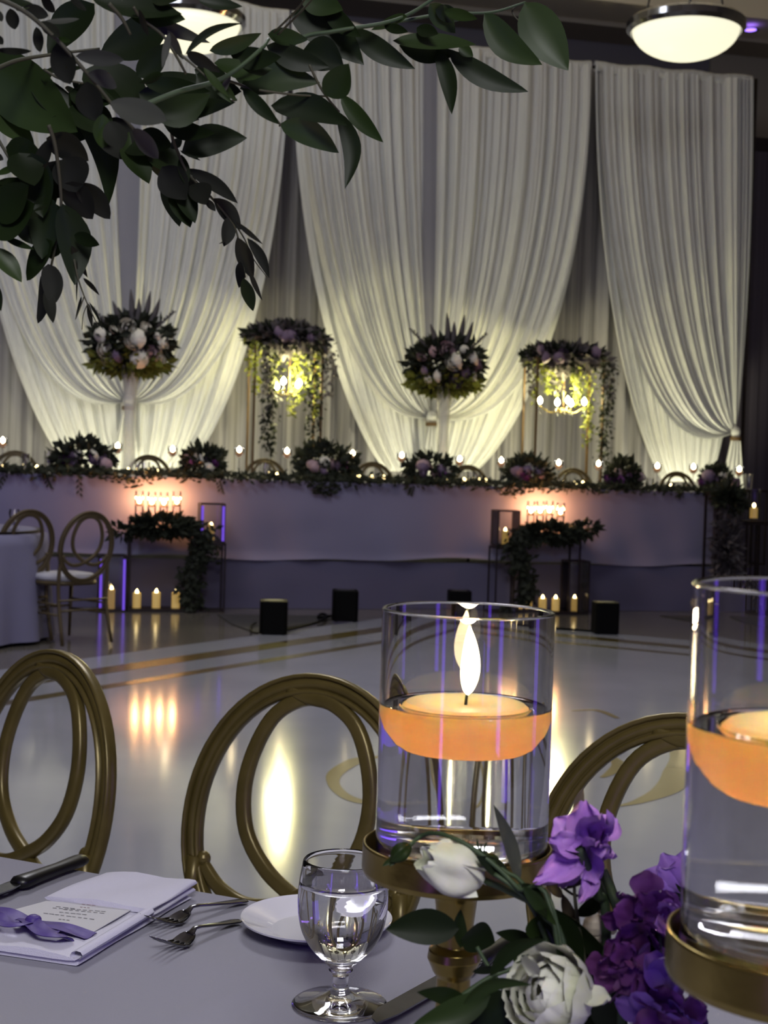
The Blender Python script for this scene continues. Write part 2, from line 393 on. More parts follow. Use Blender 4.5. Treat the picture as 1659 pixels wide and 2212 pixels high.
# ------------------------------------------------------------------ stage, skirt, head table
uL = onv(-420, 1200, VF)[0]; uR = onv(1536, 1200, VF)[0]; uSR = onv(1640, 1230, VF)[0]
ZS = 0.42; ZT = onv(560, 1037, VF)[1]
mb = MB(); mb.box(hp((uL + uSR) / 2, VF + 1.35, ZS / 2 - 0.01), (uSR - uL, 2.6, ZS), TH)
o = obj('stage_riser', mb, 'carpet'); tag(o, 'low carpeted stage riser under the head table', 'stage')
def frontcloth(u0, u1, z0, z1, v, puddle, amp, seed, nu=200, nv=24):
    rr = random.Random(seed); ph = [rr.uniform(0, 6.3) for _ in range(12)]; mb = MB()
    bl = [(rr.uniform(u0, u1), rr.uniform(0.0, 0.9), rr.uniform(0.15, 0.5), rr.uniform(-1, 1)) for _ in range(34)]
    def fn(i, j):
        uu = u0 + (u1 - u0) * i; z = z0 + (z1 - z0) * j
        d = amp * (0.5 * sin(uu * 3.1 + ph[0] + j) + 0.35 * sin(uu * 7.3 + ph[1] - 2 * j) + 0.25 * sin(uu * 15 + ph[2] + 3 * j) * (1 - j))
        for (bu, bj, bs, ba) in bl:
            q = ((uu - bu) / bs) ** 2 + ((j - bj) / 0.25) ** 2
            if q < 6: d += amp * 0.7 * ba * math.exp(-q)
        zz = z
        if puddle:
            e = max(0, 1 - j / 0.12); d -= 0.05 * e * e * (0.6 + 0.4 * sin(uu * 2.3 + ph[3])) ; zz += 0.035 * e * (0.5 + 0.5 * sin(uu * 1.9 + ph[4]) + 0.3 * sin(uu * 5.1 + ph[5]))
        return hp(uu, v - 0.02 + d * (1 - 0.8 * j), zz)
    mb.grid(fn, nu, nv); return mb
o = obj('stage_skirt', frontcloth(uL, uSR - 0.05, -0.018, ZS - 0.005, VF + 0.01, False, 0.018, 5), 'skirtcloth')
tag(o, 'pale purple-grey cloth skirt covering the stage front, down to the floor', 'stage skirt')
hall_rz = TH
ht = thing('head_table', 'long head table on the stage under a pale grey floor-length cloth', 'table', hp((uL + uR) / 2, VF + 0.40, ZS), TH)
def loc2(parent, p):
    d = Vector(p) - parent.location; rz = parent.rotation_euler[2]; return Vector((d.x * cos(rz) + d.y * sin(rz), -d.x * sin(rz) + d.y * cos(rz), d.z))
def obj_w(name, mb, m, parent, label=None, kind=None):
    """build from world coordinates but store in the parent's local frame"""
    rz = parent.rotation_euler[2]; L = parent.location; cr, sr = cos(rz), sin(rz)
    mb.v = [((x - L.x) * cr + (y - L.y) * sr, -(x - L.x) * sr + (y - L.y) * cr, z - L.z) for x, y, z in mb.v]
    return obj(name, mb, m, parent, label, kind)
W_ = uR - uL
mb = MB(); mb.box((0, 0, ZT - ZS - 0.02), (W_ - 0.06, 0.72, 0.03)); obj('tabletop', mb, 'headcloth', ht)
for k in range(8):
    for s in (-1, 1):
        mb = MB(); mb.tube([(-W_ / 2 + 0.15 + k * (W_ - 0.3) / 7, 0.28 * s, 0.0), (-W_ / 2 + 0.15 + k * (W_ - 0.3) / 7, 0.28 * s, ZT - ZS - 0.035)], 0.015); obj('leg', mb, 'darkmetal', ht)
cl = thing('head_tablecloth', 'pale grey cloth over the long head table, lit orange behind the small candle shelves', 'tablecloth', hp((uL + uR) / 2, VF + 0.40, ZT), TH)
obj_w('front_drop', frontcloth(uL, uR, ZS, ZT, VF, True, 0.03, 8), 'headcloth', cl)
mb = MB(); mb.grid(lambda i, j: hp(uL + (uR - uL) * i, VF - 0.02 + 0.80 * j, ZT + 0.002 * sin(i * 90)), 80, 4); obj_w('cloth_top', mb, 'headcloth', cl)
mb = MB(); mb.grid(lambda i, j: hp(uR + 0.012 * sin(14 * i), VF - 0.02 + 0.80 * i, ZS + (ZT - ZS) * j), 20, 6); obj_w('side_drop', mb, 'headcloth', cl)
# orange-lit gathered fabric behind the shelves is plain cloth here with finer gathers
# ------------------------------------------------------------------ drapes
ZTOP = None
def P2(px, py): u, z = onv(px, py, VC); return u, z
def drape_layer(strand, v, S_, T_, fold, seed, shr=None, roll=0.03):
    rr = random.Random(seed); ph = [rr.uniform(0, 6.3) for _ in range(9)]; mb = MB()
    fr = [rr.uniform(0.9, 1.1) for _ in range(9)]
    def fn(i, j):
        u, z = strand(i, j)
        s = i * fold[1]
        d = sin(2 * pi * s * fr[0] + 2.2 * sin(i * 9 + ph[0]) + ph[1] + 0.6 * sin(j * 2 + ph[6])) * 0.5 + 0.32 * sin(2 * pi * s * 2.3 * fr[1] + ph[2] + 2 * sin(i * 14 + ph[7])) + 0.09 * sin(2 * pi * s * 4.7 + ph[3] + 1.5 * j)
        d += 0.35 * sin(2 * pi * s * 0.31 + ph[4] + j)
        e = math.exp(-(i / 0.035) ** 2) + math.exp(-((1 - i) / 0.035) ** 2)
        return hp(u, v - fold[0] * d * (shr(i, j) if shr else 1.0) - roll * e, z)
    mb.grid(fn, S_, T_); return mb
def bez(a, b, c, d, t):
    k = 1 - t; return a * k ** 3 + 3 * b * k * k * t + 3 * c * k * t * t + d * t ** 3
def gfun(t): return max(0.0, 1 - t ** 2.2) ** 0.72
def ytop(px): return 136 + (px - 1150) * 0.0905 if px > 1150 else 136 - (1150 - px) * 0.183
def make_curtain(x0, x1, tx, ty, bx0, bx1, by, label, seed, hemL, hemR, gap=0.042):
    tu, tz = P2(tx, ty)
    loc = hp(*( (P2((x0 + x1) / 2, 100)[0]), VC), 0.0); loc.z = ZS
    cu = thing('swagged_curtain', label, 'curtain', loc, TH)
    def sA(i, j):
        t = 1 - j; top = x0 + (x1 - x0) * i; bot = bx0 + (bx1 - bx0) * i
        g = gfun(t * 0.985); k = g
        x = bot + (top - bot) * k; y = ytop(top) * (1 - t) + (by + 0.00 * x) * t
        return P2(x, y)
    obj_w('back_layer', drape_layer(sA, VC - 0.02, 360, 50, (0.045, 12), seed), 'drape', cu)
    def sB(i0, i1, hem):
        def f(i, j):
            t = 1 - j; s = i0 + (i1 - i0) * i; top = x0 + (x1 - x0) * s; y0 = ytop(top)
            ex = (tx - top); far = abs(ex) / max(abs(x0 - tx), abs(x1 - tx))
            sag = hem * far ** 1.5
            x = bez(top, top + ex * 0.0, top + ex * (0.60 - 0.26 * far), tx - ex * 0.012, t)
            y = bez(y0, y0 + (ty - y0) * (0.50 + 0.08 * far), ty - (ty - y0) * 0.16 * (1 - far) + sag, ty, t)
            return P2(x, y)
        return f
    half = (tx - x0) / (x1 - x0)
    def pinch(i, j): return 0.35 + 0.65 * min(1, j * 3.2)
    g_ = gap
    ex0 = 0.012
    if half > 0.15: obj_w('front_layer', drape_layer(sB(ex0, min(half - g_, 1 - ex0), hemL), VC - 0.10, 240, 70, (0.055, 8), seed + 1, pinch), 'drape', cu)
    if half < 0.92: obj_w('front_layer', drape_layer(sB(max(half + g_, ex0), 1 - ex0, hemR), VC - 0.10, 240 if half < .8 else 90, 70, (0.055, 8), seed + 2, pinch), 'drape', cu)
    if gap:
        mb = MB(); mb.grid(lambda i, j: (lambda q: hp(q[0], VC - 0.085 + 0.004 * sin(i * 9), q[1]))(P2(tx - 8 + (x1 - x0) * g_ * 2.0 * (i - 0.5) * 1.15 + 8 + (1 - j) * 0, ytop(tx) + (ty - 60 - ytop(tx)) * (1 - j))), 12, 8); obj_w('gap_strip', mb, 'flatdrape', cu, 'flat blue-grey strip standing in for the gap between the two swag halves')
    # knot, tail
    mb = MB(); c = hp(tu, VC - 0.14, tz); mb.v = []; mb.ball(tuple(c), 0.055, 12, 8, 1.3); obj_w('knot', mb, 'drape', cu)
    mb = MB(); mb.lathe([(0.04, -0.02), (0.062, -0.02), (0.062, 0.02), (0.04, 0.02)], 16, tuple(hp(tu, VC - 0.14, tz - 0.07))); obj_w('tie_band', mb, 'tiebrown', cu, 'brown tie band')
    def tail(i, j):
        t = 1 - j; wd = 0.05 + 0.10 * t
        return hp(tu - 0.02 * t + (i - 0.5) * 2 * wd, VC - 0.14 - 0.03 * sin(i * 22 + seed), tz - 0.08 - 0.62 * t)
    mb = MB(); mb.grid(tail, 40, 8); obj_w('tail', mb, 'drape', cu)
    # header pocket over the pipe
    mb = MB()
    def hd(i, j):
        px = x0 + (x1 - x0) * i; u, z = P2(px, ytop(px)); a = 2 * pi * j
        return hp(u, VC - 0.06 + 0.035 * cos(a) + 0.004 * sin(u * 60), z + 0.0 + 0.06 * sin(a) + 0.01 * sin(u * 11))
    mb.grid(hd, 120, 9); obj_w('header', mb, 'drape', cu)
    return cu
make_curtain(-90, 622, 275, 868, 170, 385, 1010, 'white swagged curtain on the left, tied behind the taller flower centrepiece', 11, 80, 88)
make_curtain(628, 1272, 925, 903, 850, 1005, 1018, 'white swagged curtain in the middle, between the two hanging greenery arches', 21, 75, 68, gap=0.022)
make_curtain(1280, 1618, 1577, 935, 1440, 1525, 1040, 'white swagged curtain at the right end, tied at its outer edge', 31, 100, 25, gap=0.0)
make_curtain(-560, -98, -330, 850, -380, -260, 1000, 'white swagged curtain cut by the left edge of the frame', 41, 60, 60)
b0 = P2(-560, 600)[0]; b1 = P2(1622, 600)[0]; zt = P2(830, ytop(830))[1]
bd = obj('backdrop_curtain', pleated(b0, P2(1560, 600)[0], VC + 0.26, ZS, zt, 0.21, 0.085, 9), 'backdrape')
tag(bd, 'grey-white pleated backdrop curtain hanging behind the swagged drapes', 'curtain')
rg = thing('drape_stand', 'pipe frame carrying the white drapes', 'stand', hp((b0 + b1) / 2, VC, 0), TH)
mb = MB(); mb.tube([hp(P2(x_, ytop(x_))[0], VC - 0.06, P2(x_, ytop(x_))[1]) for x_ in (-560, -200, 200, 622, 900, 1120, 1180, 1400, 1618)], 0.016); obj_w('crossbar', mb, 'darkmetal', rg)
for u in (b0, b1 - 0.02):
    mb = MB(); mb.tube([hp(u, VC + 0.02, 0.0), hp(u, VC + 0.02, zt - 0.05)], 0.022); obj_w('upright', mb, 'darkmetal', rg)

# ------------------------------------------------------------------ ceiling lamps
def dome_lamp(px, py, Y, label, wpx=252):
    p = at(px, py, Y); r = wpx / 2 * Y / FP
    t = thing('dome_pendant_lamp', label, 'lamp', p, 0, None)
    mb = MB(); mb.lathe([(r * 0.90, -0.03), (r * 0.93, -0.05), (r, -0.02), (r * 1.0, 0.03), (r * 0.93, 0.06), (r * 0.86, 0.05), (r * 0.88, 0.0), (r * 0.90, -0.03)], 48); obj('rim', mb, 'chrome', t, 'dark chrome rim')
    prof = [(max(1e-4, r * 0.90 * sin(a)), -0.02 - r * 0.50 * cos(a)) for a in [pi / 2 * i / 10 for i in range(11)]]
    mb = MB(); mb.lathe(prof, 40); obj('glass_bowl', mb, 'lampbowl', t, 'glowing white glass bowl')
    mb = MB(); mb.lathe([(0.001, 0.10), (r * 0.5, 0.09), (r * 0.88, 0.05)], 32); obj('top_pan', mb, 'chrome', t)
    for k in range(3):
        a = 2 * pi * k / 3 + 0.4; mb = MB(); mb.tube([(r * 0.8 * cos(a), r * 0.8 * sin(a), 0.05), (0, 0, ZC - p.z)], 0.009); obj('hanging_rod', mb, 'chrome', t)
    l = bpy.data.lights.new('lamp_uplight', 'SPOT'); l.energy = 90; l.spot_size = radians(140); l.spot_blend = 0.5; l.color = (1.0, 0.94, 0.80); l.shadow_soft_size = 0.15
    lo = bpy.data.objects.new('lamp_uplight', l); COL.objects.link(lo); lo.parent = t; lo.location = (0, 0, 0.35); lo.rotation_euler = (pi, 0, 0)
    return t
dome_lamp(1482, 58, 12.0, 'dome pendant lamp with chrome rim hanging at the upper right')
dome_lamp(404, 42, 12.0, 'dome pendant lamp half hidden behind the greenery at the upper left')
p = at(1620, 92, 17.0)
dl = thing('recessed_downlight', 'small recessed ceiling light glowing violet, right of the dome lamp', 'light', (p.x, p.y, 6.545))
mb = MB(); mb.lathe([(0.07, 0.0), (0.10, -0.006), (0.10, 0.0)], 20); obj('trim_ring', mb, 'chrome', dl)
mb = MB(); mb.lathe([(0.0001, -0.002), (0.07, -0.002)], 16); obj('lens', mb, 'purplelens', dl)
# LED columns behind the photographer: the violet stripes reflected in the glass
for (x, y, h) in ((-2.3, -2.6, 2.6), (2.2, -1.6, 2.6), (5.5, 2.0, 2.6)):
    t = thing('led_column', 'tall violet LED light column standing behind the photographer at %s' % ('the left' if x < 0 else 'the right' if x < 3 else 'the side wall'), 'light', (x, y, -0.02))
    mb = MB(); mb.lathe([(0.001, 0.02), (0.3, 0.02), (0.3, 0.0)], 20); obj('base', mb, 'uplightblack', t)
    mb = MB(); mb.lathe([(0.001, h), (0.15, h), (0.15, 0.05), (0.001, 0.05)], 20); obj('tube', mb, 'purpleled', t)

# ------------------------------------------------------------------ near guest table
TZ = 0.76
e1 = onz(190, 1884, TZ); e2 = onz(830, 1996, TZ); ed = (e2 - e1); ed.z = 0; ed.normalize(); en = Vector((-ed.y, ed.x, 0))   # en points away from camera
if en.y < 0: en = -en
mid = e1 + ed * 0.2; TR = atan2(ed.y, ed.x); TW, TL = 1.24, 3.4
tc = mid - en * (TW / 2) + ed * 0.25
gt = thing('guest_table', 'long rectangular guest table in the foreground under a lavender-grey cloth', 'table', (tc.x, tc.y, 0), TR)
mb = MB(); mb.box((0, 0, TZ - 0.03), (TL - 0.04, TW - 0.04, 0.045)); obj('tabletop', mb, 'darkmetal', gt)
for sx in (-1, 1):
    for sy in (-1, 1):
        mb = MB(); mb.tube([(sx * (TL / 2 - 0.2), sy * (TW / 2 - 0.16), 0.0), (sx * (TL / 2 - 0.2), sy * (TW / 2 - 0.16), TZ - 0.05)], 0.018); obj('leg', mb, 'darkmetal', gt)
tcl = thing('guest_tablecloth', 'smooth lavender-grey tablecloth on the foreground table', 'tablecloth', (tc.x, tc.y, 0), TR)
mb = MB()
def creaz(x, y):
    z = 0
    for (ax, ay, bx, by, hh, ww) in CREASE:
        L = math.hypot(bx - ax, by - ay); t = ((x - ax) * (bx - ax) + (y - ay) * (by - ay)) / L / L
        if -0.1 < t < 1.1:
            d = ((x - ax) * (by - ay) - (y - ay) * (bx - ax)) / L; z += hh * math.exp(-(d / ww) ** 2) * min(1, max(0, min(t + 0.1, 1.1 - t) * 4))
    return z
CREASE = []
for (a, b, c, d, hh) in ((380, 2212, 560, 2120, 0.0011), (0, 2120, 90, 2118, 0.0008), (420, 2180, 540, 2140, 0.0008), (0, 2190, 250, 2205, 0.0006), (60, 2090, 210, 2180, 0.0005)):
    p, q = onz(a, b, TZ), onz(c, d, TZ)
    def tl(p):
        d_ = p - Vector((tc.x, tc.y, 0)); return d_.x * cos(TR) + d_.y * sin(TR), -d_.x * sin(TR) + d_.y * cos(TR)
    CREASE.append((*tl(p), *tl(q), hh, 0.006))
def topf(i, j):
    x = (i - 0.5) * TL; y = (j - 0.5) * TW
    return Vector((x, y, TZ + creaz(x, y)))
mb.grid(topf, 340, 130); obj('cloth_top', mb, 'cloth', tcl)
mb = MB()
def dropf(i, j):
    # perimeter skirt
    per = 2 * (TL + TW); s = i * per; hx, hy = TL / 2, TW / 2
    if s < TL: x, y, nx, ny = -hx + s, hy, 0, 1
    elif s < TL + TW: x, y, nx, ny = hx, hy - (s - TL), 1, 0
    elif s < 2 * TL + TW: x, y, nx, ny = hx - (s - TL - TW), -hy, 0, -1
    else: x, y, nx, ny = -hx, -hy + (s - 2 * TL - TW), -1, 0
    t = 1 - j; f = 0.03 * (1 - j) * (sin(s * 17) + 0.5 * sin(s * 31 + 1)); o = 0.006 * (1 - math.exp(-t * 60)) + 0.03 * t + f
    return Vector((x + nx * o, y + ny * o, TZ - 0.004 * (t > 0) - (TZ - 0.01) * t))
mb.grid(dropf, 400, 14, wrap=True); obj('cloth_drop', mb, 'cloth', tcl)

# ------------------------------------------------------------------ chairs
def rprof(w, d, r=0.3):
    a, b = w / 2, d / 2; k = min(a, b) * r; P = []
    for (sx, sy, a0) in ((1, 1, 0), (-1, 1, 90), (-1, -1, 180), (1, -1, 270)):
        for q in (0, 45, 90):
            an = radians(a0 + q); P.append((sx * (a - k) + k * cos(an), sy * (b - k) + k * sin(an)))
    return P
def bpos(x, f):         # point on the tilted back plane: x across, f fraction down from the top
    h = 0.91 - 0.50 * f; return Vector((x, -0.215 - 0.085 * (h - 0.41) / 0.5 + 0.10 * (x * x), h))
def make_chair(name, label, group, fm='gold'):
    t = thing(name, label, 'chair', (0, 0, 0), 0, group)
    P = []
    for k in range(64):
        a = 2 * pi * k / 64; P.append(bpos(0.207 * sin(a), 0.5 - 0.466 * cos(a)))
    nb = Vector((0, 1, 0.17)).normalized()
    # moulded frame: flat band with two raised beads
    pr = [(-0.017, -0.012), (0.017, -0.012), (0.0180, 0.003), (0.0170, 0.009), (0.0145, 0.0115), (0.0115, 0.0105), (0.0098, 0.0055), (0.0090, 0.0035), (0.0080, 0.0065), (0.001, 0.0090), (-0.0062, 0.0065), (-0.0072, 0.0035), (-0.0080, 0.0055), (-0.0100, 0.0105), (-0.0130, 0.0115), (-0.0165, 0.009), (-0.0180, 0.003)]
    pr2 = pr + [(-a, -b) for a, b in []]
    # beads on both faces
    back = [(a, -b) for a, b in pr[2:]][::-1]
    prof = pr[2:] + back
    mb = MB(); mb.sweep(P, prof, nb, True); obj('back_frame', mb, fm, t)
    for s in (-1, 1):
        C = [(0.055, 0.058), (0.02, 0.078), (-0.03, 0.088), (-0.078, 0.15), (-0.108, 0.27), (-0.118, 0.40), (-0.103, 0.53), (-0.058, 0.635), (0, 0.70), (0.045, 0.738), (0.095, 0.745), (0.140, 0.71), (0.170, 0.655), (0.174, 0.635)]
        PP = spline([bpos(x * s, f) + Vector((0, 0.002 * s, 0)) for x, f in C], 60)
        sc = [0.55 + 0.45 * min(1, i / 7) if i < 48 else 1 - 0.35 * (i - 48) / 11 for i in range(60)]
        mb = MB(); mb.sweep(PP, rprof(0.024, 0.019, 0.6), nb, False, sc); obj('back_loop', mb, fm, t)
        mb = MB(); mb.ball(tuple(PP[-1] + Vector((0.003 * s, 0, 0.004))), 0.0125, 12, 8); obj('scroll_end', mb, fm, t)
    # seat
    def seatp(i, j, zz, q):
        a = 2 * pi * i; rx = 0.205 - 0.02 * (sin(a) < -0.2); x = rx * abs(cos(a)) ** 0.6 * (1 if cos(a) > 0 else -1); y = 0.20 * abs(sin(a)) ** 0.6 * (1 if sin(a) > 0 else -1)
        return Vector((x * q, y * q + 0.0, zz))
    pf = [(0.02, 0.0), (1.0, 0.0), (1.03, 0.012), (1.02, 0.03), (0.96, 0.042), (0.7, 0.05), (0.02, 0.053)]
    mb = MB(); mb.grid(lambda i, j: seatp(i, j, 0.425 + pf[int(round(j * 6))][1], pf[int(round(j * 6))][0] * 0.97), 40, 7, wrap=True); obj('seat_cushion', mb, 'cushion', t, 'pale seat cushion')
    pf2 = [(0.02, 0.0), (1.0, 0.0), (1.03, 0.012), (1.0, 0.028), (0.02, 0.028)]
    mb = MB(); mb.grid(lambda i, j: seatp(i, j, 0.395 + pf2[int(round(j * 4))][1], pf2[int(round(j * 4))][0]), 40, 5, wrap=True); obj('seat_rail', mb, fm, t)
    legs = {}
    for sx in (-1, 1):
        a = [(sx * 0.19, -0.235, 0.60), (sx * 0.197, -0.225, 0.45), (sx * 0.192, -0.222, 0.30), (sx * 0.20, -0.29, 0.0)]
        mb = MB(); mb.tube(spline(a, 10), [0.013] * 10, 8); obj('leg', mb, fm, t); legs[sx, -1] = spline(a, 10)
        a = [(sx * 0.175, 0.165, 0.41), (sx * 0.185, 0.19, 0.0)]
        mb = MB(); mb.tube(a, [0.016, 0.010], 8); obj('leg', mb, fm, t)
    for z in (0.20, 0.27):
        for sx in (-1, 1):
            mb = MB(); mb.tube([(sx * 0.192, -0.235, z), (sx * 0.181, 0.178, z)], 0.008, 6); obj('stretcher', mb, fm, t)
        mb = MB(); mb.tube([(-0.195, -0.236, z + 0.03), (0.195, -0.236, z + 0.03)], 0.008, 6); obj('stretcher', mb, fm, t)
    mb = MB(); mb.tube([(-0.182, 0.178, 0.22), (0.182, 0.178, 0.22)], 0.008, 6); obj('stretcher', mb, fm, t)
    return t
def place_back(o, px, py, Y, rz):
    """put the chair so that the top of its back lands at the pixel at depth Y"""
    p = at(px, py, Y); q = bpos(0, 0.0); cr, sr = cos(rz), sin(rz)
    o.location = (p.x - (q.x * cr - q.y * sr), p.y - (q.x * sr + q.y * cr), 0.0)
    o.rotation_euler = (0, 0, rz)
ch0 = make_chair('banquet_chair', 'gold loop-back banquet chair directly behind the forks and bread plate', 'loop-back chairs on the far side of the foreground table')
def Yof(px, py): # depth at which z = 0.925
    d = ray(px, py); return (0.925 - CAMP.z) / d.z * d.y
place_back(ch0, 692, 1436, Yof(692, 1436), pi - radians(28))
o = dup(ch0, (0, 0, 0), 0, 'gold loop-back banquet chair behind the napkin, cut by the left edge'); place_back(o, 128, 1386, Yof(128, 1386), pi - radians(44))
o = dup(ch0, (0, 0, 0), 0, 'gold loop-back banquet chair seen between the two candle vases on the right'); place_back(o, 1500, 1518, Yof(1500, 1518), pi - radians(26))
chf = make_chair('banquet_chair', 'gold loop-back chair at the far left table, right one of the pair', 'loop-back chairs at the round table on the left', 'goldfar')
place_back(chf, 197, 1110, 9.75, radians(47))
o = dup(chf, (0, 0, 0), 0, 'gold loop-back chair at the far left table, left one of the pair'); place_back(o, 66, 1110, 9.75, radians(47))
# round guest table on the left
rt = thing('round_guest_table', 'round guest table at the left edge under a pale cloth to the floor', 'table', (-3.14, 10.05, 0))
mb = MB(); mb.lathe([(0.001, 0.735), (0.74, 0.735), (0.74, 0.755), (0.001, 0.755)], 40); obj('tabletop', mb, 'darkmetal', rt)
for k in range(4):
    a = pi / 2 * k + .4; mb = MB(); mb.tube([(0.5 * cos(a), 0.5 * sin(a), 0.0), (0.5 * cos(a), 0.5 * sin(a), 0.735)], 0.015); obj('leg', mb, 'darkmetal', rt)
mb = MB()
def rcl(i, j):
    a = 2 * pi * i
    if j <= 0.3: r = 0.76 * j / 0.3; return Vector((r * cos(a), r * sin(a), 0.762))
    t = (j - 0.3) / 0.7; r = 0.765 + 0.05 * t + 0.03 * t * sin(a * 14); return Vector((r * cos(a), r * sin(a), 0.762 - 0.755 * t))
mb.grid(rcl, 120, 16, wrap=True); o = obj('round_tablecloth', mb, 'headcloth'); o.location = (-3.14, 10.05, 0); tag(o, 'pale round tablecloth behind the two loop-back chairs at the left', 'tablecloth')

# ------------------------------------------------------------------ small things on the near table
def on_table(px, py, z=0.0): return onz(px, py, TZ + z)
# bread plate
pc = on_table(683, 2014); pr_ = 0.0785
t = thing('bread_plate', 'small round white bread plate behind the water goblet', 'plate', (pc.x, pc.y, TZ + 0.0012))
mb = MB(); mb.lathe([(0.0005, 0.004), (pr_ * 0.58, 0.0035), (pr_ * 0.66, 0.006), (pr_ * 0.97, 0.0145), (pr_, 0.0158), (pr_ * 0.99, 0.0135), (pr_ * 0.68, 0.0028), (pr_ * 0.60, 0.0), (0.0005, 0.0)], 64); obj('dish', mb, 'china', t)
# goblet
gc = on_table(734, 2172); g = thing('water_goblet', 'clear stemmed water goblet in front of the bread plate', 'glass', (gc.x, gc.y, TZ + 0.001))
Rb, H_ = 0.0405, 0.131
outer = [(0.0005, 0.0), (0.040, 0.0), (0.0415, 0.0015), (0.0405, 0.003), (0.030, 0.0055), (0.016, 0.009), (0.008, 0.014), (0.0072, 0.024), (0.0085, 0.029), (0.011, 0.0315), (0.010, 0.0335), (0.017, 0.041), (0.028, 0.052), (0.036, 0.066), (0.0395, 0.080), (0.0405, 0.094), (0.0395, 0.112), (0.0365, H_ - 0.001)]
inner = [(0.0357, H_), (0.0350, H_ - 0.001), (0.0375, 0.112), (0.0383, 0.094), (0.0372, 0.081), (0.0335, 0.068), (0.0255, 0.055), (0.014, 0.0455), (0.0005, 0.043)]
def smooth_prof(P, n=4):
    Q = spline([(a, b, 0) for a, b in P], len(P) * n); return [(max(0.0004, q.x), q.y) for q in Q]
mb = MB(); mb.lathe(smooth_prof(outer, 4) + smooth_prof(inner, 4), 72); obj('glass_body', mb, 'glass', g)
wl = 0.112
win = [(0.0005, 0.0429), (0.0141, 0.0453), (0.0257, 0.0548), (0.0337, 0.0678), (0.0374, 0.081), (0.0385, 0.094), (0.0377, wl)]
mb = MB(); mb.lathe(smooth_prof(win, 4) + [(0.037, wl - 0.0002), (0.03, wl - 0.0004), (0.0004, wl - 0.0004)], 72); obj('water', mb, 'water', g, 'still water filling the bowl')
# forks
def fork(p_tine, p_end, label, lift=0.0):
    a = on_table(*p_tine); b = on_table(*p_end); L = (b - a).length; d = (b - a).normalized()
    t = thing('salad_fork', label, 'fork', (a.x, a.y, TZ + 0.0012 + lift), atan2(d.y, d.x), 'forks beside the napkin')
    # local x runs from tine tips to handle end
    k = L / 0.16
    hz = lambda x: (0.0015 + 0.014 * max(0, 1 - x / (0.042 * k)) ** 1.5) if x < 0.042 * k else (0.0015 + 0.0125 * min(1, (x - 0.042 * k) / (0.03 * k)) ** 1.3 if x < 0.072 * k else 0.014 - 0.0115 * ((x - 0.072 * k) / (L - 0.072 * k)) ** 0.8)
    # handle: flattened sweep
    X = [0.060, 0.064, 0.070, 0.08, 0.10, 0.12, 0.14, 0.152, 0.158, 0.16]; Wd = [0.0075, 0.0045, 0.0032, 0.0030, 0.0036, 0.0052, 0.0075, 0.0080, 0.0060, 0.0015]
    P = [Vector((x * k, 0, hz(x * k))) for x in X]; mb = MB(); V = []; F = []
    for p, w_ in zip(P, Wd):
        for q in range(8):
            an = 2 * pi * q / 8; V.append(p + Vector((0, w_ * cos(an), 0.0016 * sin(an))))
    for i in range(len(P) - 1):
        for q in range(8): F.append((i * 8 + q, (i + 1) * 8 + q, (i + 1) * 8 + (q + 1) % 8, i * 8 + (q + 1) % 8))
    F.append(tuple(range(8))); F.append(tuple(range(72, 80))[::-1]); mb.add(V, F); obj('handle', mb, 'steel', t)
    # bowl
    def bf(i, j):
        x = 0.040 + 0.023 * i; w_ = 0.0115 * (1 - 0.5 * i ** 3) * (0.95 + 0.05 * i) if i < 0.98 else 0.006; y = (j - 0.5) * 2
        return Vector((x * k, y * w_, hz(x * k) + 0.003 * y * y * (1 - i) ** 0.3 if i < 1 else hz(x * k)))
    mb = MB(); mb.grid(bf, 9, 7)
    V = [(p[0], p[1], p[2] - 0.0015) for p in mb.v]; F = [f[::-1] for f in mb.f]; mb.add(V, F); obj('bowl', mb, 'steel', t)
    for q in range(4):
        y = (q - 1.5) * 0.0068; P = [Vector((x * k, y * (1 + 0.05 * (1 - x / 0.044)), hz(x * k) + 0.0012)) for x in (0.044, 0.032, 0.020, 0.008, 0.0)]
        mb = MB(); mb.tube(P, [0.0018, 0.0016, 0.0014, 0.0011, 0.0005], 6); obj('tine', mb, 'steel', t)
    return t
fork((316, 2016), (532, 1952), 'upper of the two steel forks beside the napkin, the longer one')
fork((340, 2066), (516, 1996), 'lower of the two steel forks beside the napkin, nearer the plate edge')
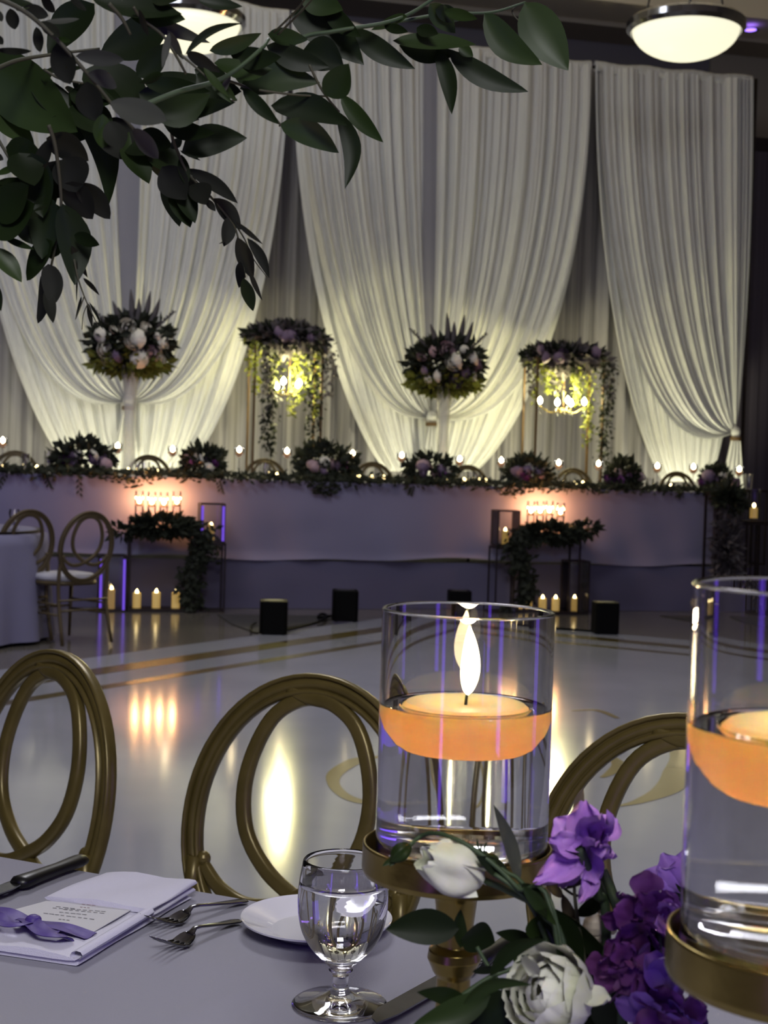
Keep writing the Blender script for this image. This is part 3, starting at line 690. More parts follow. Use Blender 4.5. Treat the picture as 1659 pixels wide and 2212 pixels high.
# knives
def knife(hp0, hp1, tip, label, hw=0.0095, bw=0.011):
    a = on_table(*hp0, ); b = on_table(*hp1); c = on_table(*tip); d = (c - a).normalized()
    t = thing('steak_knife', label, 'knife', (a.x, a.y, TZ + 0.0012), atan2(d.y, d.x), 'black-handled steak knives')
    Lh = (b - a).length; Lt = (c - a).length
    X = [0, 0.004, 0.015, 0.4 * Lh, 0.75 * Lh, Lh * 0.93, Lh]; W2 = [0.35, 0.8, 1.0, 0.85, 0.95, 1.15, 0.75]
    mb = MB(); V = []; F = []
    for x, w_ in zip(X, W2):
        for q in range(10):
            an = 2 * pi * q / 10; V.append((x, hw * w_ * cos(an), 0.0085 + 0.0075 * min(1, w_) * sin(an)))
    n = 10
    for i in range(len(X) - 1):
        for q in range(n): F.append((i * n + q, (i + 1) * n + q, (i + 1) * n + (q + 1) % n, i * n + (q + 1) % n))
    F.append(tuple(range(n))); F.append(tuple(range(60, 70))[::-1]); mb.add(V, F); obj('handle', mb, 'blackplastic', t, 'black plastic handle')
    mb = MB(); prof = [(Lh - 0.004, -0.5), (Lh + 0.01, -0.8), (Lt * 0.9, -0.95), (Lt * 0.97, -0.4), (Lt, 0.5), (Lt * 0.9, 0.9), (Lh + 0.02, 1.0), (Lh - 0.004, 0.6)]
    V = [(x, y * bw, 0.0095) for x, y in prof] + [(x, y * bw, 0.0080) for x, y in prof]; k = len(prof)
    F = [tuple(range(k)), tuple(range(k, 2 * k))[::-1]] + [(i, k + i, k + (i + 1) % k, (i + 1) % k) for i in range(k)]
    mb.add(V, F, False); obj('blade', mb, 'steel', t, 'plain steel blade')
    return t
knife((183, 1872), (22, 1925), (-120, 1985), 'black-handled steak knife lying beyond the napkin at the left edge', 0.0120, 0.012)
knife((1122, 2042), (1000, 2092), (800, 2232), 'black-handled steak knife lying behind the brass stand stem', 0.0105, 0.012)
k2 = thing('butter_knife', 'steel butter knife just behind the black-handled knife at the left edge', 'knife', (0, 0, 0)); a = on_table(80, 1898); b = on_table(-60, 1950); k2.location = (a.x, a.y, TZ + 0.001); k2.rotation_euler = (0, 0, atan2(b.y - a.y, b.x - a.x))
mb = MB(); mb.sweep([(0, 0, 0.004), (0.02, 0, 0.004), (0.10, 0, 0.003)], rprof(0.014, 0.003, 0.8), (0, 0, 1)); obj('handle', mb, 'steel', k2)
mb = MB(); mb.sweep([(0.10, 0, 0.003), (0.12, 0.002, 0.003), (0.19, 0.002, 0.003)], rprof(0.017, 0.0016, 0.8), (0, 0, 1), scale=[0.7, 1, .5]); obj('blade', mb, 'steel', k2)

# napkin with menu and ribbon
A = on_table(226, 1880, 0.02); B = on_table(425, 1902, 0.02); C = on_table(170, 2048, 0.02); D = on_table(-90, 2010, 0.02)
nk = thing('folded_napkin', 'lavender-white napkin folded into a pocket around a menu card, left foreground', 'napkin', tuple(onz(170, 1990, TZ + 0.001)))
def quad(s, t):
    p = (A * (1 - s) + B * s) * (1 - t) + (D * (1 - s) + C * s) * t; return Vector((p.x, p.y, 0))
def layer(mb, z0, h, s0, s1, t0, t1, rnd=0.010, seed=1, nu=20, nv=36, curl=0.0):
    def fn(i, j):
        a = 2 * pi * i; q = 0.5 - 0.5 * cos(a)              # across, there and back
        s = s0 + (s1 - s0) * q; side = 1 if a < pi else -1
        t = t0 + (t1 - t0) * j
        th = h * min(1, math.sqrt(max(0, 1 - (2 * q - 1) ** 8)))
        z = z0 + h / 2 + side * th / 2 + 0.0015 * sin(9 * s + 11 * t + seed) * (side > 0) + curl * max(0, t - 0.8) * 5
        p = quad(s + 0.006 * sin(13 * t + seed), t); p.z = TZ + max(0.001, z); return p
    mb.grid(fn, nu, nv, wrap=True)
    # close near and far ends
    V = [Vector(mb.v[k * nv]) for k in range(nu)]; mb.add(V, [tuple(range(nu))]); V = [Vector(mb.v[k * nv + nv - 1]) for k in range(nu)]; mb.add(V, [tuple(range(nu))[::-1]])
mb = MB(); layer(mb, 0.0, 0.006, 0.02, 0.985, 0.03, 0.985, seed=2); obj_w('bottom_fold', mb, 'napkin', nk)
mb = MB(); layer(mb, 0.0062, 0.006, 0.0, 1.0, 0.0, 1.0, seed=4); obj_w('middle_fold', mb, 'napkin', nk)
mb = MB(); layer(mb, 0.0125, 0.0070, -0.02, 1.0, -0.015, 0.43, seed=5); obj_w('pocket_fold', mb, 'napkin', nk, 'top flap holding the menu')
def edgef(i, j):
    t = 0.42 + 0.575 * i; a = pi * 2 * j; s = 0.975; p = quad(s, t); return Vector((p.x + 0.006 * cos(a), p.y, TZ + 0.0140 - 0.002 * i + 0.0045 * sin(a)))
mb = MB(); mb.grid(edgef, 30, 9); obj_w('rolled_edge', mb, 'napkin', nk)
# menu card
M = [onz(100, 1946, TZ + 0.0145), onz(292, 1960, TZ + 0.0145), onz(196, 2016, TZ + 0.0140), onz(-40, 1984, TZ + 0.0140)]
mc = thing('menu_card', 'white printed menu card tucked into the folded napkin', 'menu card', tuple(M[2]))
mb = MB(); mb.slab([M[3], M[2], M[1], M[0]], 0.0006); obj_w('card', mb, 'paper', mc)
def mq(s, t): return (M[0] * (1 - s) + M[1] * s) * (1 - t) + (M[3] * (1 - s) + M[2] * s) * t
def printline(x0, y0, x1, y1, m='ink', h=0.0011, dash=None):
    a = onz(x0, y0, TZ + 0.0147); b = onz(x1, y1, TZ + 0.0147); d = (b - a); n = Vector((-d.y, d.x, 0)).normalized() * h / 2; mb = MB()
    k = dash or max(3, int(d.length / 0.006))
    rr = random.Random(int(x0 * 7 + y0))
    for i in range(k):
        f0 = i / k; f1 = (i + rr.uniform(0.6, 0.88)) / k; p, q = a + d * f0, a + d * f1
        mb.add([p - n, q - n, q + n, p + n], [(0, 1, 2, 3)], False)
    return mb
for (args, m_) in (((177, 1953, 208, 1956), 'inkred'), ((173, 1959, 196, 1961), 'inkred'), ((121, 1958, 166, 1963), 'ink'), ((114, 1961, 231, 1969), 'ink'), ((136, 1964, 228, 1973), 'ink'),
                   ((128, 1970, 190, 1976), 'ink'), ((94, 1972, 206, 1986), 'ink'), ((127, 1985, 152, 1988), 'ink'), ((100, 1993, 152, 2000), 'ink')):
    obj_w('text_line', printline(*args), m_, mc)
# ribbon: long band, bow loop and tail
rb = thing('purple_ribbon', 'violet satin ribbon tied across the napkin and menu card', 'ribbon', tuple(onz(100, 2000, TZ + 0.016)))
def band(P, wds, m_, nm, lab=None, tw=0.0, zz=0.0155):
    Q = spline([onz(x, y, TZ + zz + dz) for x, y, dz in P], 30); mb = MB()
    def fn(i, j):
        k = min(29, int(round(i * 29))); p = Q[k]; t = (Q[min(k + 1, 29)] - Q[max(k - 1, 0)]).normalized(); s = Vector((0, 0, 1)).cross(t).normalized()
        wq = wds[0] + (wds[1] - wds[0]) * i; return p + s * ((j - 0.5) * wq) + Vector((0, 0, 1)) * (0.0012 * sin(j * 6 + i * 9) + 0.0012 * sin(i * 11))
    mb.grid(fn, 30, 5); V = [(a, b, c - 0.0006) for a, b, c in mb.v]; mb.add(V, [f[::-1] for f in mb.f]); obj_w(nm, mb, m_, rb, lab)
band([(-40, 1965, 0.001), (20, 1976, 0.003), (70, 1990, 0.001), (130, 2003, 0.0015), (196, 2020, 0.0005)], (0.026, 0.020), 'ribbon', 'band')
band([(50, 1984, 0.004), (80, 2000, 0.008), (120, 2018, 0.006), (150, 2024, 0.001)], (0.018, 0.022), 'ribbon', 'tail')
band([(-30, 1972, 0.005), (0, 1985, 0.010), (40, 1996, 0.008), (75, 1990, 0.004)], (0.020, 0.014), 'ribbon', 'bow_loop')
mb = MB(); mb.ball(tuple(onz(72, 1988, TZ + 0.021)), 0.0085, 12, 8, 0.7); obj_w('knot', mb, 'ribbon', rb)

# ------------------------------------------------------------------ brass stands, vases, floating candles
def brass_stand(c, ztray, label):
    h = ztray - TZ - 0.001; t = thing('brass_candle_stand', label, 'stand', (c.x, c.y, TZ + 0.001), 0, 'brass pedestal stands')
    mb = MB(); mb.lathe([(0.0005, h - 0.003), (0.0535, h - 0.003), (0.0535, h + 0.0120), (0.0542, h + 0.0128), (0.0552, h + 0.0120), (0.0556, h - 0.0025), (0.0545, h - 0.005), (0.014, h - 0.008), (0.0005, h - 0.008)], 72)
    obj('tray', mb, 'brass', t)
    pf = [(0.0125, h - 0.008), (0.0155, h - 0.012), (0.0125, h - 0.020), (0.0108, h - 0.035), (0.0108, h - 0.047), (0.0150, h - 0.050), (0.0158, h - 0.055), (0.0135, h - 0.060), (0.0125, h - 0.0625), (0.0100, h - 0.066), (0.0105, h - 0.10), (0.0128, h - 0.14), (0.0150, h - 0.143), (0.0150, h - 0.150), (0.011, h - 0.153), (0.0105, 0.04), (0.014, 0.02), (0.022, 0.012)]
    mb = MB(); mb.lathe(pf, 40); obj('stem', mb, 'brass', t)
    mb = MB(); mb.lathe([(0.0005, 0.0), (0.052, 0.0), (0.054, 0.003), (0.050, 0.007), (0.030, 0.010), (0.020, 0.014), (0.0005, 0.014)], 56); obj('foot', mb, 'brass', t)
    return t
def vase_set(c, zb, which, flip=1, flz=0.040, wl=0.0925):
    r, H = 0.0500, 0.149
    v = thing('cylinder_vase', 'clear glass cylinder vase of water %s' % which, 'vase', (c.x, c.y, zb), 0, 'glass cylinder vases with floating candles')
    pf = [(0.0005, 0.0), (r - 0.004, 0.0), (r - 0.001, 0.0012), (r, 0.004), (r, H - 0.0008), (r - 0.0012, H), (r - 0.0024, H - 0.0008), (r - 0.0026, 0.016), (r - 0.006, 0.0125), (0.0005, 0.0120)]
    mb = MB(); mb.lathe(pf, 96); obj('glass_wall', mb, 'glass', v)
    rw = r - 0.0024
    mb = MB(); mb.lathe([(0.0005, 0.0118), (rw - 0.0035, 0.0123), (rw, 0.0158), (rw, wl + 0.0012), (rw - 0.001, wl + 0.0003), (rw - 0.003, wl), (0.0383, wl), (0.0380, wl + 0.0008), (0.0372, wl - 0.001), (0.037, wl - 0.001), (0.0005, wl - 0.001)], 96)
    obj('water', mb, 'water', v, 'clear water')
    k = thing('floating_candle', 'lit orange-glowing floating candle in the vase %s' % which, 'candle', (c.x, c.y, zb + wl - 0.026), 0, 'lit floating candles')
    mb = MB(); mb.lathe([(0.0005, 0.0), (0.026, 0.0005), (0.030, 0.003), (0.0350, 0.010), (0.0372, 0.0165), (0.0376, 0.023), (0.0368, 0.0262), (0.0345, 0.0282), (0.026, 0.0288), (0.012, 0.0275), (0.0005, 0.0268)], 80); obj('wax', mb, 'wax', k)
    mb = MB(); mb.tube([(0, 0, 0.0265), (0.0004, 0, 0.031), (0.0010, 0, 0.0348)], [0.0009, 0.0009, 0.0006], 6); obj('wick', mb, 'wick', k)
    # flame
    prof = [(0.0003, 0.0), (0.0030, 0.003), (0.0050, 0.009), (0.0056, 0.015), (0.0050, 0.023), (0.0034, 0.031), (0.0015, 0.037), (0.0003, 0.040)]
    mb = MB(); mb.lathe([(a, b) for a, b in smooth_prof(prof, 3)], 20, (0.001, 0, 0.0325)); mb.v = [(x + 0.0012 * sin((z - 0.0325) * 80), y, z) for x, y, z in mb.v]
    fo = obj('flame', mb, 'flame', k, 'tall bright flame')
    l = bpy.data.lights.new('flame_light', 'POINT'); l.energy = 0.64; l.color = (1.0, 0.72, 0.38); l.shadow_soft_size = 0.006
    lo = bpy.data.objects.new('flame_light', l); COL.objects.link(lo); lo.location = (0.0, 0.0, 0.0800); lo.parent = k
    return v
ZB1 = 1.0125
v1 = at(1004, 1560, 0.83)
brass_stand(at(988, 1850, 0.83), ZB1, 'brass pedestal stand with shallow tray, holding the middle candle vase')
vase_set(at(1000, 1700, 0.83), ZB1 + 0.0002, 'in the middle, on the brass stand')
v2x = 0.170
p2 = Vector((v2x, 0.555, 0))
p2b = at(1478, 1900, 0.555); p2 = Vector((p2b.x + 0.050, 0.555, 0))
ZB2 = 1.0515
brass_stand(p2, ZB2, 'brass pedestal stand at the right edge, holding the nearer candle vase')
vase_set(p2, ZB2 + 0.0002, 'cut by the right edge of the frame')

# ------------------------------------------------------------------ black uplight boxes on the floor
def uplight(x0, x1, y0, y1, label, cable=None):
    cx = (x0 + x1) / 2; p = onz(cx, y1 - 2, 0.0); wd = (x1 - x0) * p.y / FP * 0.93; hh = (y1 - y0) * p.y / FP
    t = thing('battery_uplight', label, 'uplight', (p.x, p.y + wd / 2, 0.0), 0.10, 'black floor uplights')
    mb = MB(); q = rprof(wd, wd, 0.22); V = [(a, b, 0.006) for a, b in q] + [(a, b, hh - 0.008) for a, b in q] + [(a * 0.96, b * 0.96, hh) for a, b in q]; n = len(q)
    F = [tuple(range(n))[::-1], tuple(range(2 * n, 3 * n))] + [(k * n + i, k * n + (i + 1) % n, (k + 1) * n + (i + 1) % n, (k + 1) * n + i) for k in (0, 1) for i in range(n)]
    mb.add(V, F, False); obj('housing', mb, 'uplightblack', t)
    mb = MB(); mb.lathe([(0.001, hh + 0.001), (wd * 0.36, hh + 0.002), (wd * 0.38, hh)], 20); obj('lens', mb, 'blackplastic', t)
    for sx in (-1, 1):
        for sy in (-1, 1):
            mb = MB(); mb.box((sx * wd * 0.36, sy * wd * 0.36, 0.003), (0.02, 0.02, 0.006)); obj('rubber_foot', mb, 'uplightblack', t)
    return t
uplight(555, 620, 1301, 1374, 'black box uplight on the dance floor, leftmost of the four')
uplight(714, 773, 1278, 1346, 'black box uplight by the stage, second from left')
uplight(966, 1018, 1279, 1338, 'black box uplight half hidden behind the middle candle vase')
uplight(1282, 1338, 1304, 1373, 'black box uplight on the dance floor, rightmost of the four')
def cable(pts, label, r=0.007):
    P = spline([onz(x, y, r + 0.001) for x, y in pts], 30); mb = MB(); mb.tube(P, r, 5); o = obj('power_cable', mb, 'uplightblack'); tag(o, label, 'cable')
cable([(612, 1362), (650, 1354), (690, 1343), (705, 1330), (694, 1326), (688, 1334), (716, 1330)], 'black cable running on the floor between the two left uplights', 0.012)
cable([(553, 1345), (543, 1352), (543, 1364), (556, 1368)], 'short black cable loop beside the leftmost uplight', 0.008)
cable([(1200, 1357), (1240, 1360), (1284, 1363)], 'black cable on the floor left of the rightmost uplight', 0.010)

# ------------------------------------------------------------------ far florals
def rose_mb(r, n_rings=3, seed=0, ruff=0.0, petals=(3, 5, 6), nu=5, nv=5, cupo=(2.6, 2.0, 1.55)):
    rr = random.Random(seed); mb = MB()
    for k in range(n_rings):
        Rk = r * (0.45 + 0.55 * k / max(1, n_rings - 1)); al = cupo[min(k, len(cupo) - 1)]
        for q in range(petals[min(k, len(petals) - 1)]):
            ph = 2 * pi * (q + 0.37 * k) / petals[min(k, len(petals) - 1)] + rr.uniform(-.15, .15); W = 2 * pi / petals[min(k, len(petals) - 1)] * 0.72; a2 = al * rr.uniform(0.92, 1.08)
            p1, p2_ = rr.uniform(0, 6), rr.uniform(0, 6)
            def fn(i, j):
                x = (i - 0.5) * 2; b = j; pol = max(0.02, a2 * b * (1 - 0.13 * x * x)); az = ph + x * W * (0.35 + 0.65 * sin(min(b * 1.3, 1.2)))
                rad = Rk * (1 + 0.18 * b ** 4 * (k + 1) / n_rings + ruff * b * (sin(9 * x + p1) * 0.5 + sin(17 * x + p2_ + 4 * b) * 0.4))
                return Vector((rad * sin(pol) * cos(az), rad * sin(pol) * sin(az), -rad * cos(pol)))
            mb.grid(fn, nu, nv)
    return mb
FLW = {m_: rose_mb(0.045, 3, 3).mesh('rose_%s' % m_, m_) for m_ in ('cream', 'dustypink', 'mauve', 'purple')}
def cluster(n, rx, ry, rz, lsz, seed, flat=0.0, zc=0.0, shell=0.55):
    rr = random.Random(seed); mb = MB()
    for _ in range(n):
        a = rr.uniform(0, 2 * pi); cz = rr.uniform(-1, 1); sr = math.sqrt(1 - cz * cz); d = rr.uniform(shell, 1.0)
        D = Vector((sr * cos(a), sr * sin(a), cz)); p = Vector((D.x * rx * d, D.y * ry * d, D.z * rz * d + zc))
        L = lsz * rr.uniform(0.6, 1.4); dirn = (D + Vector((rr.uniform(-.8, .8), rr.uniform(-.8, .8), rr.uniform(-.8, .6)))).normalized()
        sd = dirn.orthogonal().normalized(); sd = (Matrix.Rotation(rr.uniform(0, 6.3), 3, dirn) @ sd); w_ = L * rr.uniform(0.18, 0.32); up = dirn.cross(sd)
        m1 = p + dirn * L * 0.5
        mb.add([p, m1 + sd * w_ + up * w_ * .4, p + dirn * L, m1 - sd * w_ + up * w_ * .4, m1 - up * w_ * 0.1], [(0, 1, 4), (1, 2, 4), (2, 3, 4), (3, 0, 4)], False)
    return mb
LEAFBALL = [cluster(620, 0.20, 0.15, 0.11, 0.060, 50 + k, zc=0.08).mesh('foliage', 'farleaf') for k in range(3)]
def put(name, me, parent, loc, rot=(0, 0, 0), sc=1.0, kind=None, label=None):
    o = obj(name, me, None, parent, label, kind); o.location = loc; o.rotation_euler = rot; o.scale = (sc, sc, sc) if not isinstance(sc, tuple) else sc; return o
ORD = ['first', 'second', 'third', 'fourth', 'fifth', 'sixth', 'seventh', 'eighth', 'ninth', 'tenth', 'eleventh', 'twelfth', 'thirteenth', 'fourteenth', 'fifteenth', 'sixteenth', 'seventeenth', 'eighteenth', 'nineteenth', 'twentieth']
def htab(px, dv=0.18):           # spot on the head table top below pixel column px
    u, z = onv(px, 1040, VF + dv); return hp(u, VF + dv, ZT + 0.004)
# low centrepieces
for k, (px, y0, wpx, sd) in enumerate(((180, 935, 135, 1), (438, 945, 125, 2), (703, 960, 145, 3), (927, 950, 120, 4), (1140, 975, 125, 5), (1345, 985, 125, 6), (1545, 995, 110, 7))):
    p = htab(px, 0.22); rr = random.Random(100 + sd); s = wpx * 0.00425 / 0.42
    t = thing('low_flower_arrangement', 'dark leafy low arrangement of dusty roses on the head table, %s from the left' % ORD[k], 'flowers', p, TH, 'low arrangements along the head table')
    put('foliage', LEAFBALL[k % 3], t, (0, 0, 0.02), (0, 0, rr.uniform(0, 6)), (s, s * .8, s * 1.1), 'stuff')
    mb = MB(); mb.lathe([(0.001, 0), (0.07, 0), (0.075, 0.05), (0.06, 0.05)], 16); obj('bowl', mb, 'darkmetal', t)
    for q in range(9):
        a = rr.uniform(-2.9, -0.3); m_ = rr.choice(['dustypink', 'mauve', 'mauve', 'dustypink', 'purple', 'cream'])
        d = Vector((cos(a) * rr.uniform(.4, 1), -0.75, rr.uniform(-0.2, 1.0))).normalized()
        put('rose', FLW[m_], t, (d.x * 0.19 * s, d.y * 0.11 * s, 0.10 + d.z * 0.10), (rr.uniform(.6, 1.5), rr.uniform(-.6, .6), rr.uniform(0, 3)), rr.uniform(.8, 1.4), label='mauve and blush rose' if q == 0 else None)
# garland along the table edge
gl = thing('greenery_garland', 'leafy dark green garland running along the front edge of the head table', 'garland', hp((uL + uR) / 2, VF + 0.05, ZT), TH)
rr = random.Random(77); mb = MB()
for k in range(5200):
    x = rr.uniform(-W_ / 2 - 0.05, W_ / 2 + 0.12); hang = max(0, sin(x * 5.3) * sin(x * 2.1 + 1)) ** 2
    p = Vector((x, rr.gauss(-0.02, 0.06), 0.02 + abs(rr.gauss(0, 0.018))))
    if rr.random() < 0.12 + 0.5 * hang: p = Vector((x, -0.10 + rr.uniform(-.02, .0), rr.uniform(-0.02 - 0.10 * hang, 0.02)))
    L = rr.uniform(0.03, 0.075); dirn = Vector((rr.uniform(-1, 1), rr.uniform(-.6, .6), rr.uniform(-.5, .6))).normalized(); sd = dirn.orthogonal().normalized(); w_ = L * .25
    m1 = p + dirn * L * .5; mb.add([p, m1 + sd * w_, p + dirn * L, m1 - sd * w_], [(0, 1, 2), (0, 2, 3)], False)
obj('foliage', mb, 'farleaf', gl, kind='stuff')
for (px, L, ln) in ((12, 0.11, -0.5), (95, 0.10, 0.5), (170, 0.17, 0.05), (470, 0.10, 0.3), (890, 0.08, -0.3)):
    q = loc2(gl, htab(px, 0)); mb = MB()
    for s_ in range(7):
        z0 = -0.01 - L * s_ / 7; b = Vector((q.x + ln * L * s_ / 7, -0.085, z0)); leafmesh(mb, b, b + Vector((ln * 0.03 + 0.03 * (-1) ** s_, -0.005, -0.035)), 0.018, (0, -1, 0.2), n=4)
    obj('trailing_sprig', mb, 'farleaf', gl, kind='stuff')
# chair backs peeking above the head table
def half_chair(px, py, label):
    Yd = VF + 1.10; u, z = onv(px, py, Yd); p = hp(u, Yd, 0); o = dup(chf, (0, 0, 0), 0, label); o['group'] = 'chairs behind the head table'
    rz = TH + pi; q = bpos(0, 0.0); o.location = (p.x + q.y * sin(rz), p.y - q.y * cos(rz), ZS + 0.0); o.rotation_euler = (0, 0, rz); return o
for k, (px, py) in enumerate(((34, 968), (322, 972), (572, 985), (805, 992), (1010, 1000), (1238, 1010), (1462, 1018))):
    half_chair(px, py, 'gold chair back peeking over the head table, %s from the left' % ORD[k])
# stemmed candles and tea lights on the head table
def far_candle(px, py, k):
    dv = 0.26; u, z = onv(px, py, VF + dv); p = hp(u, VF + dv, ZT + 0.003); h = max(0.12, z - ZT - 0.02)
    t = thing('stemmed_candle_glass', 'lit candle in tall stemmed glass on head table, %s from the left' % ORD[k], 'candle holder', p, 0, 'stemmed candle glasses on the head table')
    mb = MB(); mb.lathe([(0.001, 0.0), (0.04, 0.0), (0.04, 0.004), (0.007, 0.012), (0.006, h * 0.35), (0.014, h * 0.40), (0.006, h * 0.45), (0.006, h - 0.045), (0.02, h - 0.04), (0.042, h - 0.015), (0.045, h + 0.05)], 14)
    obj('stemmed_glass', mb, 'thinglass', t)
    mb = MB(); mb.lathe([(0.001, h - 0.03), (0.03, h - 0.022), (0.036, h - 0.002), (0.001, h)], 12); obj('candle_wax', mb, 'peachbowl', t)
    mb = MB(); mb.lathe([(0.001, 0.0), (0.019, 0.014), (0.018, 0.034), (0.001, 0.056)], 10, (0, 0, h)); obj('flame', mb, 'farflame', t)
for k, (x, y) in enumerate(((6, 953), (254, 965), (373, 972), (517, 973), (620, 976), (762, 981), (868, 985), (993, 993), (1083, 996), (1207, 1001), (1293, 1003), (1420, 1008), (1498, 1010), (1597, 1015))): far_candle(x, y, k)
def tealight(px, py, k, dv=0.10):
    u, z = onv(px, py, VF + dv); p = hp(u, VF + dv, ZT + 0.003)
    t = thing('tea_light', 'low tea light at the front edge of head table, %s from the left' % ORD[k], 'candle', p, 0, 'tea lights on the head table')
    mb = MB(); mb.lathe([(0.001, 0.001), (0.028, 0.001), (0.031, 0.045), (0.033, 0.06)], 12); obj('glass_cup', mb, 'thinglass', t)
    mb = MB(); mb.lathe([(0.001, 0.018), (0.02, 0.018), (0.02, 0.03), (0.001, 0.03)], 10); obj('wax', mb, 'peachbowl', t)
    mb = MB(); mb.lathe([(0.001, 0.0), (0.018, 0.012), (0.016, 0.028), (0.001, 0.042)], 10, (0, 0, 0.032)); obj('flame', mb, 'teaflame', t)
for k, (x, y) in enumerate(((8, 998), (80, 1000), (154, 998), (277, 1010), (338, 1013), (600, 1018), (775, 1025), (802, 1026), (829, 1028), (964, 1033), (1003, 1033), (1048, 1034), (1216, 1043), (1242, 1043), (1259, 1043), (1450, 1050), (1556, 1048), (1571, 1044))): tealight(x, y, k)
def tumbler(px, label, w_=0.036, h=0.13, dv=0.14):
    u, z = onv(px, 1030, VF + dv); t = thing('drinking_glass', label, 'glass', hp(u, VF + dv, ZT + 0.003), 0, 'drinking glasses on the head table')
    mb = MB(); mb.lathe([(0.001, 0.004), (w_ * .8, 0.004), (w_, h), (w_ * 1.02, h), (w_ * .85, 0.0), (0.001, 0.0)], 16); obj('glass_body', mb, 'thinglass', t)
for px, h, n in ((55, 0.17, 'left of the first flower cluster'), (104, 0.2, 'touching the first flower cluster'), (300, 0.13, 'in front of the tall left centrepiece'), (315, 0.13, 'just right of the tall left centrepiece'), (575, 0.15, 'below the left greenery arch'), (1016, 0.14, 'right of the fourth flower cluster'), (1030, 0.13, 'second right of the fourth flower cluster'), (1405, 0.12, 'right of the sixth flower cluster')):
    tumbler(px, 'clear drinking glass on the head table, ' + n, h=h)
# tall centrepieces
TALL = cluster(900, 0.36, 0.28, 0.22, 0.10, 91).mesh('foliage', 'farleaf'); SKIRTL = cluster(420, 0.37, 0.27, 0.08, 0.10, 92).mesh('lower_foliage', 'fargreen')
def tall_piece(px, pyc, pxb, label, seed, taller):
    rr = random.Random(seed); dv = 0.5; uc, zc = onv(px, pyc, VF + dv); p = hp(uc, VF + dv, ZT + 0.003)
    t = thing('tall_flower_centrepiece', label, 'flowers', p, TH, 'tall flower centrepieces on the head table'); zc -= p.z
    zt = zc - 0.20
    mb = MB(); mb.lathe([(0.001, 0.0), (0.085, 0.0), (0.085, 0.006), (0.07, 0.012), (0.055, zt * 0.35), (0.05, zt * 0.55), (0.065, zt * 0.8), (0.085, zt), (0.08, zt), (0.06, zt * 0.8), (0.045, zt * 0.5), (0.05, 0.02), (0.001, 0.015)], 28)
    obj('glass_vase', mb, 'hazeglass', t)
    put('foliage', TALL, t, (0, 0, zc + 0.02), kind='stuff'); put('lower_foliage', SKIRTL, t, (0, 0, zc - 0.17), kind='stuff')
    sp = [(-0.28, 0.05), (-0.24, -0.08), (-0.17, 0.10), (-0.12, -0.13), (-0.05, 0.12), (0.0, 0.0), (0.05, 0.02), (0.06, -0.15), (0.12, 0.13), (0.15, -0.09), (0.22, 0.06), (0.25, -0.12), (-0.2, -0.16), (0.28, 0.0)]
    for (x, z) in sp:
        big = rr.uniform(0.8, 1.7) if abs(x) > 0.06 else 1.7
        y = -0.27 * math.sqrt(max(0.05, 1 - (x / 0.36) ** 2 - (z / 0.26) ** 2)); m_ = rr.choice(['cream', 'cream', 'cream', 'dustypink', 'mauve'])
        put('rose', FLW[m_], t, (x, y, zc + z), (1.3 + rr.uniform(-.3, .3), rr.uniform(-.4, .4), rr.uniform(0, 3)), big)
    for s in ((-0.02, 1), (0.13, 1), (-0.18, .6), (0.22, .8), (0.05, .7)):
        mb = MB(); a = s[0] * 1.6; L = 0.26 * s[1] + 0.1; b = Vector((s[0] * .6, -0.08, zc + 0.12)); e = b + Vector((sin(a) * L, 0, cos(a) * L)); P = spline([b, (b + e) / 2 + Vector((0.01, 0, 0)), e], 8)
        mb.tube(P, [0.012, 0.02, 0.026, 0.028, 0.026, 0.022, 0.014, 0.004], 6); obj('feathery_plume', mb, 'greyleaf', t)
    for s in (-1, 1):
        mb = MB()
        for q in range(16):
            f = q / 16; b = Vector((s * (0.16 + 0.2 * f), -0.1, zc + 0.10 + 0.2 * f)); leafmesh(mb, b, b + Vector((s * 0.035 + 0.02 * (-1) ** q, rr.uniform(-.02, .02), 0.03)), 0.018, (0, -1, 0), n=4)
        obj('leafy_sprig', mb, 'greyleaf', t, kind='stuff')
    return t
tall_piece(284, 742, 285, 'tall glass vase topped with white roses, standing before the left swag', 5, 1)
tall_piece(962, 787, 960, 'tall glass vase topped with white roses, standing before the middle swag', 8, 0)
